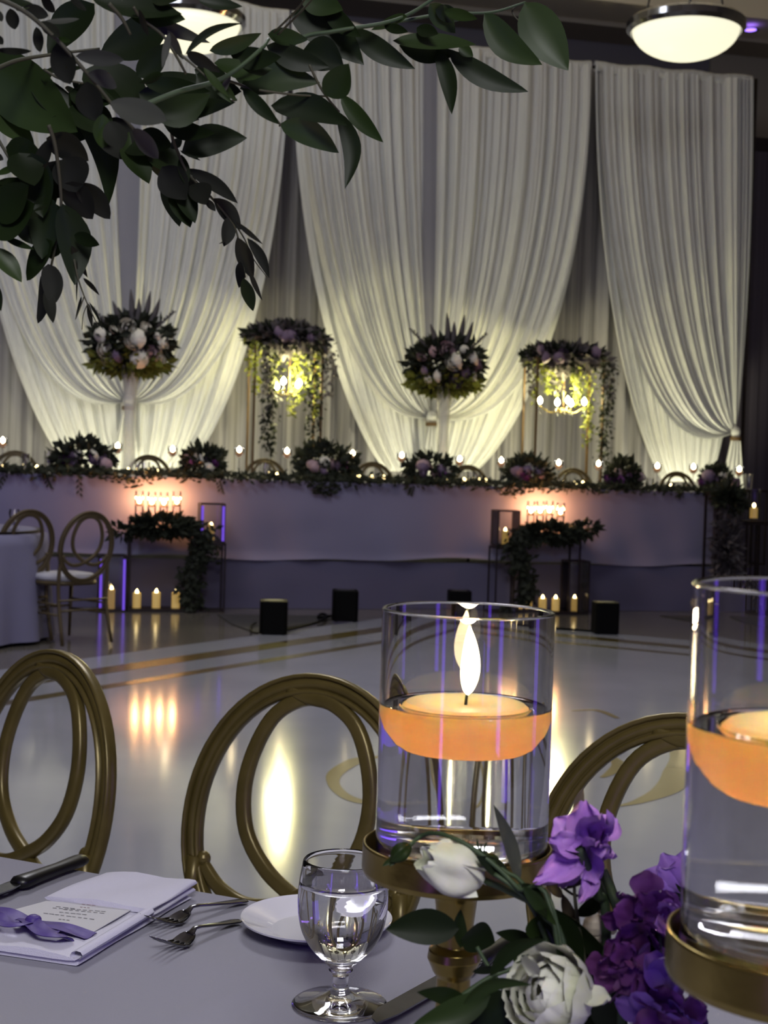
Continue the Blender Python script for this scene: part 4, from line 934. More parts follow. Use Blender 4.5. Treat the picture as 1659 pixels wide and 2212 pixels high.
# hanging greenery arches with chandeliers
def arch(x0, x1, ytop_, vines, label, clabel, bulbs, seed):
    rr = random.Random(seed); v = VF + 1.25; ua, z1 = onv(x0 + 28, ytop_ + 16, v); ub, _ = onv(x1 - 22, ytop_ + 16, v); uc = (ua + ub) / 2; Wd = ub - ua
    t = thing('greenery_arch', label, 'floral stand', hp(uc, v, ZS), TH, 'greenery arches behind the head table'); h = z1 - ZS
    for sx in (-1, 1):
        for sy in (-1, 1):
            mb = MB(); mb.box((sx * Wd / 2, sy * 0.2, h / 2), (0.022, 0.022, h)); obj('post', mb, 'tiebrown', t)
        mb = MB(); mb.box((sx * Wd / 2, 0, h), (0.022, 0.42, 0.022)); obj('rail', mb, 'tiebrown', t)
    for sy in (-1, 1):
        for z in (h, 0.011): mb = MB(); mb.box((0, sy * 0.2, z), (Wd, 0.022, 0.022)); obj('rail', mb, 'tiebrown', t)
    mb = cluster(1100, Wd * 0.60, 0.30, 0.085, 0.10, seed); obj('foliage_crown', mb, 'farleaf', t, kind='stuff').location = (0, 0, h + 0.03)
    mb = cluster(420, Wd * 0.56, 0.30, 0.10, 0.12, seed + 1); obj('grey_foliage', mb, 'greyleaf', t, kind='stuff').location = (0, -0.04, h + 0.02)
    for q in range(5):
        put('rose', FLW['mauve'], t, (rr.uniform(-.5, .5) * Wd, -0.3, h + rr.uniform(-.02, .08)), (1.4, 0, q), 1.2)
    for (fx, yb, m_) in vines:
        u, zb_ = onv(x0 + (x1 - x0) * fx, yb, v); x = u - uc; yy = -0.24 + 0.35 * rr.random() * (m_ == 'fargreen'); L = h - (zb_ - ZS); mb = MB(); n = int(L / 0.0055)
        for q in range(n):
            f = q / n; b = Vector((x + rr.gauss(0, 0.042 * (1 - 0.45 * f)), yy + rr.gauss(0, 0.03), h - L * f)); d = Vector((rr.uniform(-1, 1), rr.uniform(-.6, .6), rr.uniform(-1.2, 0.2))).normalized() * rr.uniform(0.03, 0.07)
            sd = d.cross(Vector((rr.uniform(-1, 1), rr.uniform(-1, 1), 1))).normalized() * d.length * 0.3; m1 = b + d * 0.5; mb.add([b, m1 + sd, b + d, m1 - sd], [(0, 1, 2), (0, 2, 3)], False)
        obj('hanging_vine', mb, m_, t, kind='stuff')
    # chandelier
    us = [onv(bx, by, v) for bx, by in bulbs]; cu_ = sum(a for a, b in us) / len(us); cz = sum(b for a, b in us) / len(us)
    c = thing('crystal_chandelier', clabel, 'chandelier', hp(cu_, v, cz), TH, 'small lit chandeliers'); zz = ZS + h - cz
    mb = MB(); mb.tube([(0, 0, -0.10), (0, 0, zz - 0.02)], 0.006); obj('rod', mb, 'tiebrown', c)
    mb = MB(); mb.ball((0, 0, -0.10), 0.035, 10, 7); obj('crystal_drop', mb, 'thinglass', c)
    for k, (bu, bz) in enumerate(us):
        y = 0.10 * cos(k * 2.4) - 0.02; x = bu - cu_; z = bz - cz
        mb = MB(); mb.tube(spline([(0, 0, -0.06), (x * .5, y * .5, -0.11), (x, y, z - 0.05)], 8), 0.006, 5); obj('arm', mb, 'brass', c)
        mb = MB(); mb.lathe([(0.001, -0.03), (0.016, -0.02), (0.026, 0.0), (0.022, 0.02), (0.001, 0.05)], 12, (x, y, z)); obj('bulb', mb, 'bulb', c, 'glowing candle bulb')
        for q in range(3):
            mb = MB(); mb.ball((x + 0.012 * q - .012, y, z - 0.07 - 0.028 * q), 0.011, 6, 5); obj('crystal', mb, 'thinglass', c)
    l = bpy.data.lights.new('chandelier_light', 'POINT'); l.specular_factor = 0.35; l.energy = 60; l.color = (1.0, 0.90, 0.42); l.shadow_soft_size = 0.05
    lo = bpy.data.objects.new('chandelier_light', l); COL.objects.link(lo); lo.parent = c; lo.location = (0, -0.12, 0.05)
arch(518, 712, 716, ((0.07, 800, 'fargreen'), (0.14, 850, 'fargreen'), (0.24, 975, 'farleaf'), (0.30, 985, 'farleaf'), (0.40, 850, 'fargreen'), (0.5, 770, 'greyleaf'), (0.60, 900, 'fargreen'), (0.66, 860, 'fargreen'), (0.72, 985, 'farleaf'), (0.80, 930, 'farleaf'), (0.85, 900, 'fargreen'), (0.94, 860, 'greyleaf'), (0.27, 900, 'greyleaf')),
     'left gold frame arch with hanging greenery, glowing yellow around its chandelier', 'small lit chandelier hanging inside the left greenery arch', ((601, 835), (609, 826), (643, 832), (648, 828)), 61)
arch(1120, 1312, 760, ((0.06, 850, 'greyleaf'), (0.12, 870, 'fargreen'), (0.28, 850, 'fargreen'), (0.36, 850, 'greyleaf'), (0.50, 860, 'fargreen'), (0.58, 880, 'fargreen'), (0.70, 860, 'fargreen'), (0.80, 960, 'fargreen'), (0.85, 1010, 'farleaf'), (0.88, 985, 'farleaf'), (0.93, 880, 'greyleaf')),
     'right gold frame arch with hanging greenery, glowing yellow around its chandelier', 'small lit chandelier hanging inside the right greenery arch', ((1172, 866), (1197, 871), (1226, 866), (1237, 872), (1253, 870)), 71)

# ------------------------------------------------------------------ candle shelves and lanterns before the stage
def frame_box(t, w_, d, z0, z1, m_, th=0.016, nm='frame_bar', both=True):
    for sx in (-1, 1):
        for sy in (-1, 1):
            mb = MB(); mb.box((sx * w_ / 2, sy * d / 2, (z0 + z1) / 2), (th, th, z1 - z0)); obj(nm, mb, m_, t)
    for z in ((z0 + th / 2, z1 - th / 2) if both else (z1 - th / 2,)):
        for s in (-1, 1):
            mb = MB(); mb.box((0, s * d / 2, z), (w_, th, th)); obj(nm, mb, m_, t)
            mb = MB(); mb.box((s * w_ / 2, 0, z), (th, d, th)); obj(nm, mb, m_, t)
def pillar_candle(loc, r, h, label, group):
    t = thing('pillar_candle', label, 'candle', loc, 0, group)
    mb = MB(); mb.lathe([(0.001, 0), (r, 0), (r, h), (r * .85, h + 0.004), (r * 0.7, h - 0.012), (0.001, h - 0.014)], 18); obj('wax', mb, 'ivorywax', t)
    mb = MB(); mb.lathe([(0.001, 0.0), (0.013, 0.010), (0.012, 0.024), (0.001, 0.042)], 10, (0, 0, h - 0.006)); obj('flame', mb, 'teaflame', t)
def shelf_set(x0, x1, ytp, ybt, cands, pil, side, label, seed):
    rr = random.Random(seed); v = VF - 0.36; v = VF - 0.24
    ua = onv(x0, ybt, v)[0]; ub = onv(x1, ybt, v)[0]; uc = (ua + ub) / 2; Wd = ub - ua; h = onv((x0 + x1) / 2, ytp, v)[1] + 0.02
    t = thing('candle_shelf', label, 'stand', hp(uc, v, -0.02), TH, 'metal candle shelves draped with greenery')
    frame_box(t, Wd, 0.26, 0.0, h, 'darkmetal')
    mb = MB(); mb.box((0, 0, h + 0.004), (Wd + 0.02, 0.28, 0.012)); obj('top_shelf', mb, 'darkmetal', t)
    mb = MB(); mb.box((0, 0, 0.02), (Wd, 0.26, 0.008)); obj('bottom_shelf', mb, 'darkmetal', t)
    mb = cluster(520, Wd * 0.5, 0.10, 0.055, 0.09, seed); o = obj('greenery_swag', mb, 'farleaf', t, kind='stuff'); o.location = (0, -0.15, h - 0.05)
    mb = MB(); n = 620
    for q in range(n):
        f = rr.random(); x = side * (Wd / 2 + 0.02 + 0.05 * sin(f * 7)) + rr.gauss(0, 0.035 + 0.02 * (1 - f)); b = Vector((x, -0.15 + rr.gauss(0, 0.03), h * (1 - f) - 0.02)); d = Vector((rr.uniform(-1, 1), rr.uniform(-.6, .2), rr.uniform(-1, .5))).normalized() * rr.uniform(0.04, 0.09)
        sd = d.cross(Vector((0.2, 1, rr.uniform(-1, 1)))).normalized() * d.length * .25; m1 = b + d * .5
        if b.z > 0.03: mb.add([b, m1 + sd, b + d, m1 - sd], [(0, 1, 2), (0, 2, 3)], False)
    obj('trailing_greenery', mb, 'farleaf', t, kind='stuff')
    mb = cluster(90, 0.10, 0.05, 0.05, 0.08, seed + 4); o = obj('greenery_tip', mb, 'farleaf', t, kind='stuff'); o.location = (-side * (Wd / 2 + 0.06), -0.14, h - (0.10 if side > 0 else 0.0))
    side_word = 'left' if x0 < 800 else 'right'
    for k, (cx, cy) in enumerate(cands):
        u, z = onv(cx, cy, v + 0.02); q = hp(u, v + 0.02, h - 0.02 + 0.012)
        c = thing('candle_cylinder', 'floating candle in a glass cylinder on the %s candle shelf, %s from left' % (side_word, ORD[k]), 'candle holder', q, 0, 'glass cylinders on the candle shelves')
        zh = z - q.z
        mb = MB(); mb.lathe([(0.001, 0.001), (0.037, 0.001), (0.037, zh + 0.09)], 14); obj('glass_cylinder', mb, 'thinglass', c)
        mb = MB(); mb.lathe([(0.001, zh - 0.04), (0.028, zh - 0.038), (0.033, zh - 0.02), (0.001, zh - 0.016)], 12); obj('candle_wax', mb, 'peachbowl', c)
        mb = MB(); mb.lathe([(0.001, 0.0), (0.015, 0.012), (0.014, 0.03), (0.001, 0.052)], 10, (0, 0, zh - 0.016)); obj('flame', mb, 'farflame', c)
        l = bpy.data.lights.new('shelf_flame', 'POINT'); l.energy = 4.4; l.color = (1.0, 0.42, 0.12); l.shadow_soft_size = 0.02
        lo = bpy.data.objects.new('shelf_flame', l); COL.objects.link(lo); lo.parent = c; lo.location = (0, 0.045, zh + 0.03)
    for k, (cx, hh) in enumerate(pil):
        u, z = onv(cx, ybt, v - 0.02); q = hp(u, v - 0.02, 0.005)
        pillar_candle(tuple(q), 0.036, hh, 'ivory pillar candle at the bottom of the %s candle shelf, %s from left' % (side_word, ORD[k]), 'pillar candles under the shelves')
def lantern(x0, x1, yt, ybm, ystand, m_, label, cpx=None, candle_h=0.12, cw=0.030, led=False):
    """glass box lantern; ystand: floor line when it stands on a tall stand, else None"""
    yf = ystand or ybm; v = VF - 0.26
    ua = onv(x0, ybm, v)[0]; ub = onv(x1, ybm, v)[0]; uc = (ua + ub) / 2; Wd = ub - ua; zt = onv((x0 + x1) / 2, yt, v)[1]; zb = -0.02
    if ystand:
        zb = onv((x0 + x1) / 2, ybm, v)[1]
        s = thing('lantern_stand', 'slim stand holding ' + label, 'stand', hp(uc, v, -0.02), TH, 'slim lantern stands')
        frame_box(s, Wd * 1.1, Wd * 1.1, 0.0, zb + 0.02 - 0.012, 'darkmetal', 0.014)
        mb = MB(); mb.box((0, 0, zb + 0.02 - 0.008), (Wd * 1.15, Wd * 1.15, 0.010)); obj('top_plate', mb, 'darkmetal', s)
    t = thing('glass_lantern', label, 'lantern', hp(uc, v, zb + 0.001), TH, 'glass box lanterns'); h = zt - zb
    frame_box(t, Wd, Wd, 0.0, h, m_, 0.012)
    for (x, y, sx, sy) in ((0, -1, 1, 0), (0, 1, 1, 0), (-1, 0, 0, 1), (1, 0, 0, 1)):
        mb = MB(); mb.box((x * Wd / 2, y * Wd / 2, h / 2), (Wd * .9 if sx else 0.002, Wd * .9 if sy else 0.002, h * .94)); obj('pane', mb, 'thinglass', t)
    if led:
        for sx in (-1, 1):
            mb = MB(); mb.box((sx * (Wd / 2 - 0.012), -Wd / 2 - 0.004, h * .48), (0.020, 0.012, h * .9)); obj('lit_edge', mb, 'acrylic', t, 'violet-lit acrylic edge')
    pillar_candle(tuple(hp(uc, v, zb + 0.014)), cw, candle_h, 'candle in ' + label, 'pillar candles in the lanterns')
CAND_L = ((301, 1083), (328, 1085), (354, 1086), (382, 1084)); CAND_R = ((1147, 1104), (1167, 1104), (1187, 1103), (1211, 1107))
shelf_set(276, 412, 1122, 1315, CAND_L, ((295, 0.125), (337, 0.13), (379, 0.13)), 1, 'dark metal shelf with four floating candles in front of the stage, at the left', 81)
shelf_set(1118, 1238, 1137, 1305, CAND_R, ((1141, 0.10), (1172, 0.11), (1200, 0.11)), -1, 'dark metal shelf with four floating candles in front of the stage, at the right', 82)
lantern(430, 481, 1087, 1170, 1316, 'darkmetal', 'the violet-edged lantern right of the left candle shelf', led=True)
lantern(212, 268, 1198, 1316, None, 'darkmetal', 'the low violet-edged lantern left of the left candle shelf', candle_h=0.165, led=True)
lantern(1068, 1113, 1102, 1179, 1305, 'darkmetal', 'the dark framed lantern left of the right candle shelf')
lantern(1219, 1262, 1210, 1312, None, 'darkmetal', 'the low dark framed lantern right of the right candle shelf', candle_h=0.125)
# right end: greenery pedestal and candle stand
ped_v = VF + 0.15
def stand_at(x0, x1, yt, yb, vv, name, label, bars, foliage, seed):
    ua, zt = onv(x0, yt, vv); ub, _ = onv(x1, yt, vv); uc = (ua + ub) / 2; Wd = ub - ua
    t = thing(name, label, 'stand', hp(uc, vv, -0.02), TH); frame_box(t, Wd, Wd, 0.0, zt + 0.02, 'darkmetal', 0.02)
    for x in bars: mb = MB(); mb.box((x * Wd / 2, 0, zt / 2), (0.014, 0.014, zt)); obj('frame_bar', mb, 'darkmetal', t)
    mb = MB(); mb.box((0, 0, zt + 0.03), (Wd * 1.04, Wd * 1.04, 0.014)); obj('top_plate', mb, 'darkmetal', t)
    if foliage:
        mb = cluster(1100, Wd * 0.42, 0.06, zt * 0.48, 0.10, seed, shell=0.0); o = obj('grey_greenery', mb, 'greyleaf', t, kind='stuff'); o.location = (0, -Wd / 2, zt * 0.52)
        mb = cluster(300, Wd * 0.5, 0.1, 0.08, 0.11, seed + 2, shell=0.2); o = obj('dark_greenery', mb, 'farleaf', t, kind='stuff'); o.location = (0, -Wd / 2, zt - 0.02)
    return t, uc, zt, Wd
stand_at(1538, 1588, 1066, 1235, VF - 0.22, 'greenery_pedestal', 'dark metal pedestal filled with grey greenery at the right end of the head table', (), True, 95)
t, uc, zt, Wd = stand_at(1600, 1655, 1128, 1235, VF - 0.25, 'candle_stand', 'slim dark metal candle stand at the right edge beside the greenery pedestal', (-0.1, 0.25), False, 96)
hc = thing('hurricane_candle', 'pillar candle in a glass hurricane on the slim stand at the right edge', 'candle holder', hp(uc, VF - 0.25, zt - 0.02 + 0.058), TH)
mb = MB(); mb.lathe([(0.001, 0.001), (0.055, 0.001), (0.058, 0.28)], 20); obj('glass_hurricane', mb, 'thinglass', hc)
mb = MB(); mb.lathe([(0.001, 0.003), (0.036, 0.003), (0.036, 0.10), (0.001, 0.105)], 16); obj('wax', mb, 'ivorywax', hc)
mb = MB(); mb.lathe([(0.001, 0.0), (0.015, 0.012), (0.014, 0.028), (0.001, 0.045)], 10, (0, 0, 0.105)); obj('flame', mb, 'teaflame', hc)
u, z = onv(1627, 1060, VF + 0.3); st = thing('end_table', 'small dark side table behind the candle stand, carrying a tall glass', 'table', hp(u, VF + 0.45, ZS), TH)
frame_box(st, 0.30, 0.30, 0, z - ZS, 'darkmetal', 0.016); mb = MB(); mb.box((0, 0, z - ZS + 0.006), (0.32, 0.32, 0.012)); obj('top_plate', mb, 'darkmetal', st)
tg = thing('tall_glass', 'tall clear glass above the candle stand at the right edge', 'glass', hp(u, VF + 0.40, z + 0.014), TH)
mb = MB(); mb.lathe([(0.001, 0.003), (0.03, 0.003), (0.04, 0.15), (0.041, 0.15), (0.032, 0.0), (0.001, 0.0)], 18); obj('glass_body', mb, 'thinglass', tg)
# glasses on the round table at the left
for k, (px, h) in enumerate(((22, 0.17), (50, 0.14))):
    p = onz(px, 1166, 0.765); p = Vector((-2.75 + 0.25 * k, 9.7, 0.768)); t = thing('drinking_glass', 'clear stemmed glass on the round table at the left edge, %s one' % ('left' if k == 0 else 'right'), 'glass', p, 0, 'glasses on the round table')
    mb = MB(); mb.lathe([(0.001, 0.0), (0.035, 0.0), (0.035, 0.003), (0.005, 0.01), (0.005, h * .4), (0.03, h * .55), (0.036, h * .8), (0.032, h)], 18); obj('glass_body', mb, 'thinglass', t)

# ------------------------------------------------------------------ foreground greenery hanging from the tall centrepiece above
def fleaf(parent, b, t, wpx, Yb, m_, bend=0.0, dY=None, tilt=None, droop=0.04, rr=R, cup=0.22, power=0.8, blunt=0.0, label=None, name='leaf'):
    Yt = Yb + (dY if dY is not None else rr.uniform(-0.02, 0.02)); B = at(b[0], b[1], Yb); T = at(t[0], t[1], Yt); w_ = 1.14 * wpx * Yb / FP
    tl = tilt if tilt is not None else rr.uniform(-0.5, 0.5); ax = (T - B).normalized(); n = Vector((0, -1, 0.12)); n = (n - ax * n.dot(ax)).normalized(); n = Matrix.Rotation(tl, 3, ax) @ n
    mb = MB(); leafmesh(mb, B, T, w_ / max(0.6, cos(tl)), n, bend, cup, droop, 12, power, blunt)
    obj_w(name, mb, m_, parent, label)
def stem(parent, pts, Y0, Y1, r0, r1, m_='twig', name='stem'):
    n = len(pts); P = spline([at(x, y, Y0 + (Y1 - Y0) * i / (n - 1)) for i, (x, y) in enumerate(pts)], n * 5)
    mb = MB(); mb.tube(P, [r0 + (r1 - r0) * i / (len(P) - 1) for i in range(len(P))], 6); obj_w(name, mb, m_, parent)
def branch(label, base, Y, group=None):
    p = at(*base, Y); return thing('greenery_branch', label, 'branch', tuple(p), 0, 'hanging branches of the tall centrepiece')
# hub of the tall centrepiece, above the frame
D_, M_, G_, O_, W_m = 'leafdark', 'leafmid', 'leafgrey', 'leafolive', 'leafwarm'  # mid and grey tones also paint in the leaves that catch light
b = branch('green broad-leaved branch reaching furthest right, across the top', (720, 62), 0.98)
stem(b, [(560, 190), (640, 90), (720, 68), (830, 50), (885, 30), (940, -5)], 0.94, 1.0, 0.0016, 0.0012, 'greenstem'); stem(b, [(830, 52), (960, 30), (1060, 27), (1135, 5)], 0.99, 1.02, 0.0012, 0.0008, 'greenstem')
stem(b, [(600, 75), (655, 20), (690, -20)], 0.93, 0.9, 0.0008, 0.0006); stem(b, [(592, 70), (640, 22), (668, -15)], 0.93, 0.9, 0.0008, 0.0006)
stem(b, [(1135, 5), (1108, 20), (1112, 36), (1130, 52)], 1.02, 1.02, 0.0008, 0.0005)
for (B_, T_, w_, m_, bd, tl) in (((1134, 5), (1228, 150), 82, M_, 0.03, 0.1), ((1046, 28), (1170, 138), 52, M_, 0.10, 0.3), ((928, 8), (984, 72), 38, M_, 0.0, 0.3), ((848, 88), (1028, 90), 44, M_, -0.05, -0.5),
                                 ((862, 98), (992, 112), 36, D_, 0.08, 0.2), ((968, 112), (1142, 196), 44, D_, 0.06, 0.1), ((944, 105), (974, 244), 32, D_, -0.05, 0.3), ((758, 62), (897, 148), 42, D_, 0.04, 0.2),
                                 ((700, 8), (778, 78), 34, D_, 0.05, 0.3), ((628, 28), (786, 138), 72, D_, -0.08, 0.1), ((960, 24), (1030, 40), 20, M_, 0.0, 0.4), ((900, 60), (945, 72), 26, D_, 0, 0.2), ((992, 100), (1022, 122), 22, M_, 0, .2),
                                 ((880, 36), (800, 62), 30, M_, 0.05, 0.5), ((830, 56), (880, 68), 18, D_, 0, .3), ((652, -5), (740, 20), 50, M_, 0.0, 0.1), ((940, 20), (1000, 42), 30, D_, 0.0, 0.3)):
    fleaf(b, B_, T_, w_, 0.98, m_, bd, tilt=tl)
b = branch('dense green ruscus branch with pointed leaves in the top middle', (560, 190), 0.92)
stem(b, [(260, 250), (380, 200), (480, 170), (560, 110), (580, 85)], 0.86, 0.93, 0.0018, 0.0012, 'greenstem'); stem(b, [(668, 140), (690, 185), (710, 215), (733, 242)], 0.93, 0.94, 0.0009, 0.0007)
stem(b, [(480, 170), (540, 195), (600, 262), (604, 272)], 0.92, 0.93, 0.001, 0.0006); stem(b, [(560, 195), (640, 205), (706, 208)], 0.92, 0.94, 0.0008, 0.0006); stem(b, [(512, 215), (490, 222), (450, 245)], 0.92, 0.92, 0.0008, 0.0006)
for (B_, T_, w_, m_, bd, tl, Y) in (((578, 74), (668, 86), 30, M_, 0.0, 0.4, .93), ((575, 98), (712, 143), 46, D_, 0.05, 0.1, .94), ((652, 112), (742, 142), 62, D_, -0.1, 0.3, .95), ((518, 192), (694, 176), 66, M_, -0.12, 0.05, .93),
                                 ((585, 228), (748, 268), 54, D_, -0.10, 0.1, .94), ((604, 268), (734, 330), 50, M_, -0.08, 0.1, .93), ((730, 240), (744, 406), 36, D_, -0.13, 0.1, .95), ((736, 205), (826, 306), 32, M_, 0.03, 0.3, .96),
                                 ((702, 206), (752, 138), 56, M_, 0.08, 0.1, .93), ((524, 190), (602, 268), 26, D_, 0.02, 0.3, .92), ((462, 136), (590, 145), 50, M_, 0.10, -0.4, .91), ((498, 118), (606, 122), 42, D_, 0.05, 0.2, .92),
                                 ((452, 110), (566, 72), 26, M_, 0.05, 0.6, .91), ((392, 330), (534, 296), 62, D_, -0.10, 0.05, .93), ((362, 260), (508, 220), 34, D_, -0.05, 0.2, .92), ((326, 248), (454, 202), 62, M_, 0.10, 0.1, .91),
                                 ((350, 256), (462, 286), 38, D_, 0.08, 0.1, .93), ((310, 178), (452, 196), 34, D_, 0.0, 0.2, .93), ((425, 160), (520, 196), 62, D_, 0.15, 0.1, .94), ((458, 166), (512, 218), 20, M_, 0, .2, .90), ((452, 170), (500, 222), 16, M_, 0, .2, .90),
                                 ((296, 166), (360, 92), 46, D_, 0.05, 0.1, .94), ((352, 160), (300, 178), 24, M_, 0, .4, .9), ((420, 150), (500, 178), 40, D_, 0, .2, .95), ((540, 180), (610, 165), 34, D_, 0, 0.1, .96), ((330, 168), (470, 168), 48, D_, 0.1, 0.1, .97), ((500, 150), (600, 180), 36, D_, 0.1, .1, .97), ((300, 200), (400, 235), 52, D_, 0, .1, .95), ((340, 205), (430, 258), 56, D_, 0.1, .1, .96),
                                 ((478, 205), (500, 152), 12, G_, 0, .2, .9)):
    fleaf(b, B_, T_, w_, Y, m_, bd, tilt=tl)
b = branch('grey-green olive-like branch crossing diagonally at the upper left', (53, 25), 0.80)
stem(b, [(-20, -10), (53, 25), (121, 84), (187, 157), (240, 223), (289, 279)], 0.80, 0.84, 0.0014, 0.0009, 'twig')
for (B_, T_, w_, m_, bd) in (((190, 158), (254, 190), 30, G_, -.06), ((163, 121), (266, 130), 26, G_, 0), ((238, 220), (358, 258), 52, G_, 0.0), ((287, 277), (344, 342), 34, G_, 0), ((222, 246), (222, 320), 34, M_, 0.0), ((188, 176), (206, 262), 54, O_, 0.05),
                             ((123, 92), (150, 182), 50, O_, 0), ((118, 82), (152, 88), 10, 'leafmid', 0), ((22, 18), (32, 64), 26, O_, 0), ((78, 58), (86, 112), 22, O_, 0), ((-10, 108), (70, 108), 16, O_, 0), ((93, 47), (172, 38), 15, G_, 0),
                             ((50, 16), (106, 34), 26, O_, 0), ((88, -8), (122, 27), 20, O_, 0), ((88, 46), (128, 78), 24, O_, 0), ((148, -8), (188, 22), 16, O_, 0), ((-8, 20), (4, 46), 14, O_, 0), ((34, 20), (62, 14), 12, 'leafmid', 0), ((0, 2), (72, 6), 22, D_, 0), ((236, 262), (262, 320), 46, O_, 0),
                             ((300, 20), (322, 78), 12, O_, 0), ((-8, 76), (6, 96), 14, O_, 0)):
    fleaf(b, B_, T_, w_, 0.82, m_, bd, power=1.0, blunt=0.5)
b = branch('dark branch of long grey-green leaves falling from the top centre-left', (300, 40), 0.86)
stem(b, [(288, 15), (306, 40), (350, 75), (380, 120), (402, 160)], 0.85, 0.87, 0.001, 0.0008, 'twig'); stem(b, [(390, 118), (428, 150), (460, 180)], .86, .86, 0.0008, 0.0005, 'twig'); stem(b, [(235, 8), (262, 38), (282, 75)], .85, .86, .0014, .0008, 'twig')
for (B_, T_, w_, m_, bd) in (((300, 38), (456, 93), 26, G_, 0.0), ((362, 66), (398, 130), 18, G_, 0), ((366, 70), (350, 146), 14, G_, 0), ((402, 112), (478, 158), 22, O_, 0), ((440, 146), (494, 206), 16, M_, 0), ((196, -6), (392, 24), 50, D_, 0), ((262, -4), (400, 40), 60, M_, 0.05), ((330, 0), (398, -10), 40, D_, 0), ((428, 0), (524, 12), 26, D_, 0), ((400, 118), (525, 50), 14, D_, -0.12)):
    fleaf(b, B_, T_, w_, 0.86, m_, bd)
b = branch('branch with the broadest dark green leaves at the upper left', (100, 115), 0.95)
stem(b, [(-10, 150), (40, 130), (110, 118), (215, 105)], .93, .98, 0.0016, 0.0009, 'twig'); stem(b, [(95, 150), (130, 170), (180, 180)], .95, .95, .001, .0007, 'twig')
for (B_, T_, w_, m_, bd, bl) in (((362, 52), (214, 112), 84, D_, -0.02, .3), ((204, 8), (100, 118), 76, D_, 0.10, .2), ((-40, 125), (162, 284), 112, M_, 0.02, 0), ((148, 200), (230, 446), 58, D_, -0.14, 0), ((54, 138), (200, 248), 34, 'leafgrey', 0.10, 0), ((60, 160), (214, 284), 56, D_, 0.02, 0),
                                 ((-20, 210), (76, 312), 54, M_, 0.05, 0), ((180, 152), (322, 222), 84, D_, -0.05, .2), ((96, 148), (98, 176), 26, D_, 0, 0), ((100, 150), (180, 142), 22, D_, 0, 0), ((282, 282), (323, 394), 54, M_, 0.05, 0), ((318, 306), (398, 378), 58, M_, 0, .2), ((330, 318), (366, 394), 42, D_, 0, .2),
                                 ((270, 300), (330, 330), 52, D_, 0, 0), ((228, 255), (275, 345), 70, O_, 0.0, .4), ((300, 290), (370, 315), 40, D_, 0, 0), ((120, 240), (190, 300), 70, D_, 0, .2), ((160, 190), (170, 180), 20, D_, 0, 0), ((150, 200), (260, 210), 60, D_, 0, 0), ((60, 200), (120, 250), 50, D_, 0, 0), ((160, 222), (240, 290), 70, D_, 0, .1), ((140, 190), (180, 205), 18, M_, 0, 0)):
    fleaf(b, B_, T_, w_, 0.97, m_, bd, blunt=bl)
b = branch('slender dark branch hanging in the upper middle, its tip before the left greenery arch', (372, 300), 0.93)
stem(b, [(355, 240), (368, 262), (373, 300), (385, 330), (404, 372), (436, 405), (468, 440), (500, 480), (512, 505), (524, 560), (530, 600)], 0.93, 0.95, 0.0013, 0.0005)
stem(b, [(512, 490), (530, 520), (548, 560), (578, 600)], .95, .95, .0006, .0003)
for (B_, T_, w_, m_, bd) in (((402, 364), (512, 437), 28, O_, -0.05), ((410, 400), (444, 440), 44, O_, -.1), ((420, 380), (414, 440), 30, O_, .1), ((462, 428), (522, 496), 34, O_, -0.05), ((490, 470), (484, 532), 26, O_, -0.1), ((508, 478), (569, 528), 10, O_, 0), ((512, 512), (548, 604), 32, O_, 0), ((534, 514), (580, 600), 20, O_, -.05),
                             ((520, 565), (514, 624), 22, O_, 0), ((526, 600), (546, 674), 26, D_, 0), ((536, 580), (568, 650), 10, O_, 0), ((444, 430), (466, 456), 14, O_, 0), ((476, 524), (486, 516), 14, O_, 0), ((392, 334), (404, 400), 22, D_, 0.0), ((372, 302), (390, 318), 24, D_, 0), ((388, 325), (433, 347), 6, D_, 0),
                             ((356, 380), (386, 492), 40, D_, 0), ((372, 395), (412, 490), 42, D_, 0), ((386, 385), (422, 480), 38, D_, 0), ((350, 360), (400, 430), 60, O_, 0)):
    fleaf(b, B_, T_, w_, 0.94, m_, bd, power=0.9)
b = branch('heavy drooping cluster of dark blunt leaves hanging at the left', (118, 300), 0.90)
stem(b, [(105, 270), (118, 310), (128, 380), (132, 450), (122, 520), (105, 600)], 0.90, 0.92, 0.0015, 0.0008); stem(b, [(-10, 290), (10, 325), (30, 360), (50, 400)], .92, .92, .0012, .0008); stem(b, [(160, 560), (168, 600), (182, 640), (196, 672), (212, 704)], .91, .91, .0007, .0003)
stem(b, [(182, 640), (172, 668), (163, 690)], .91, .91, .0005, .0003); stem(b, [(190, 655), (180, 680), (177, 712)], .91, .91, .0004, .0003)
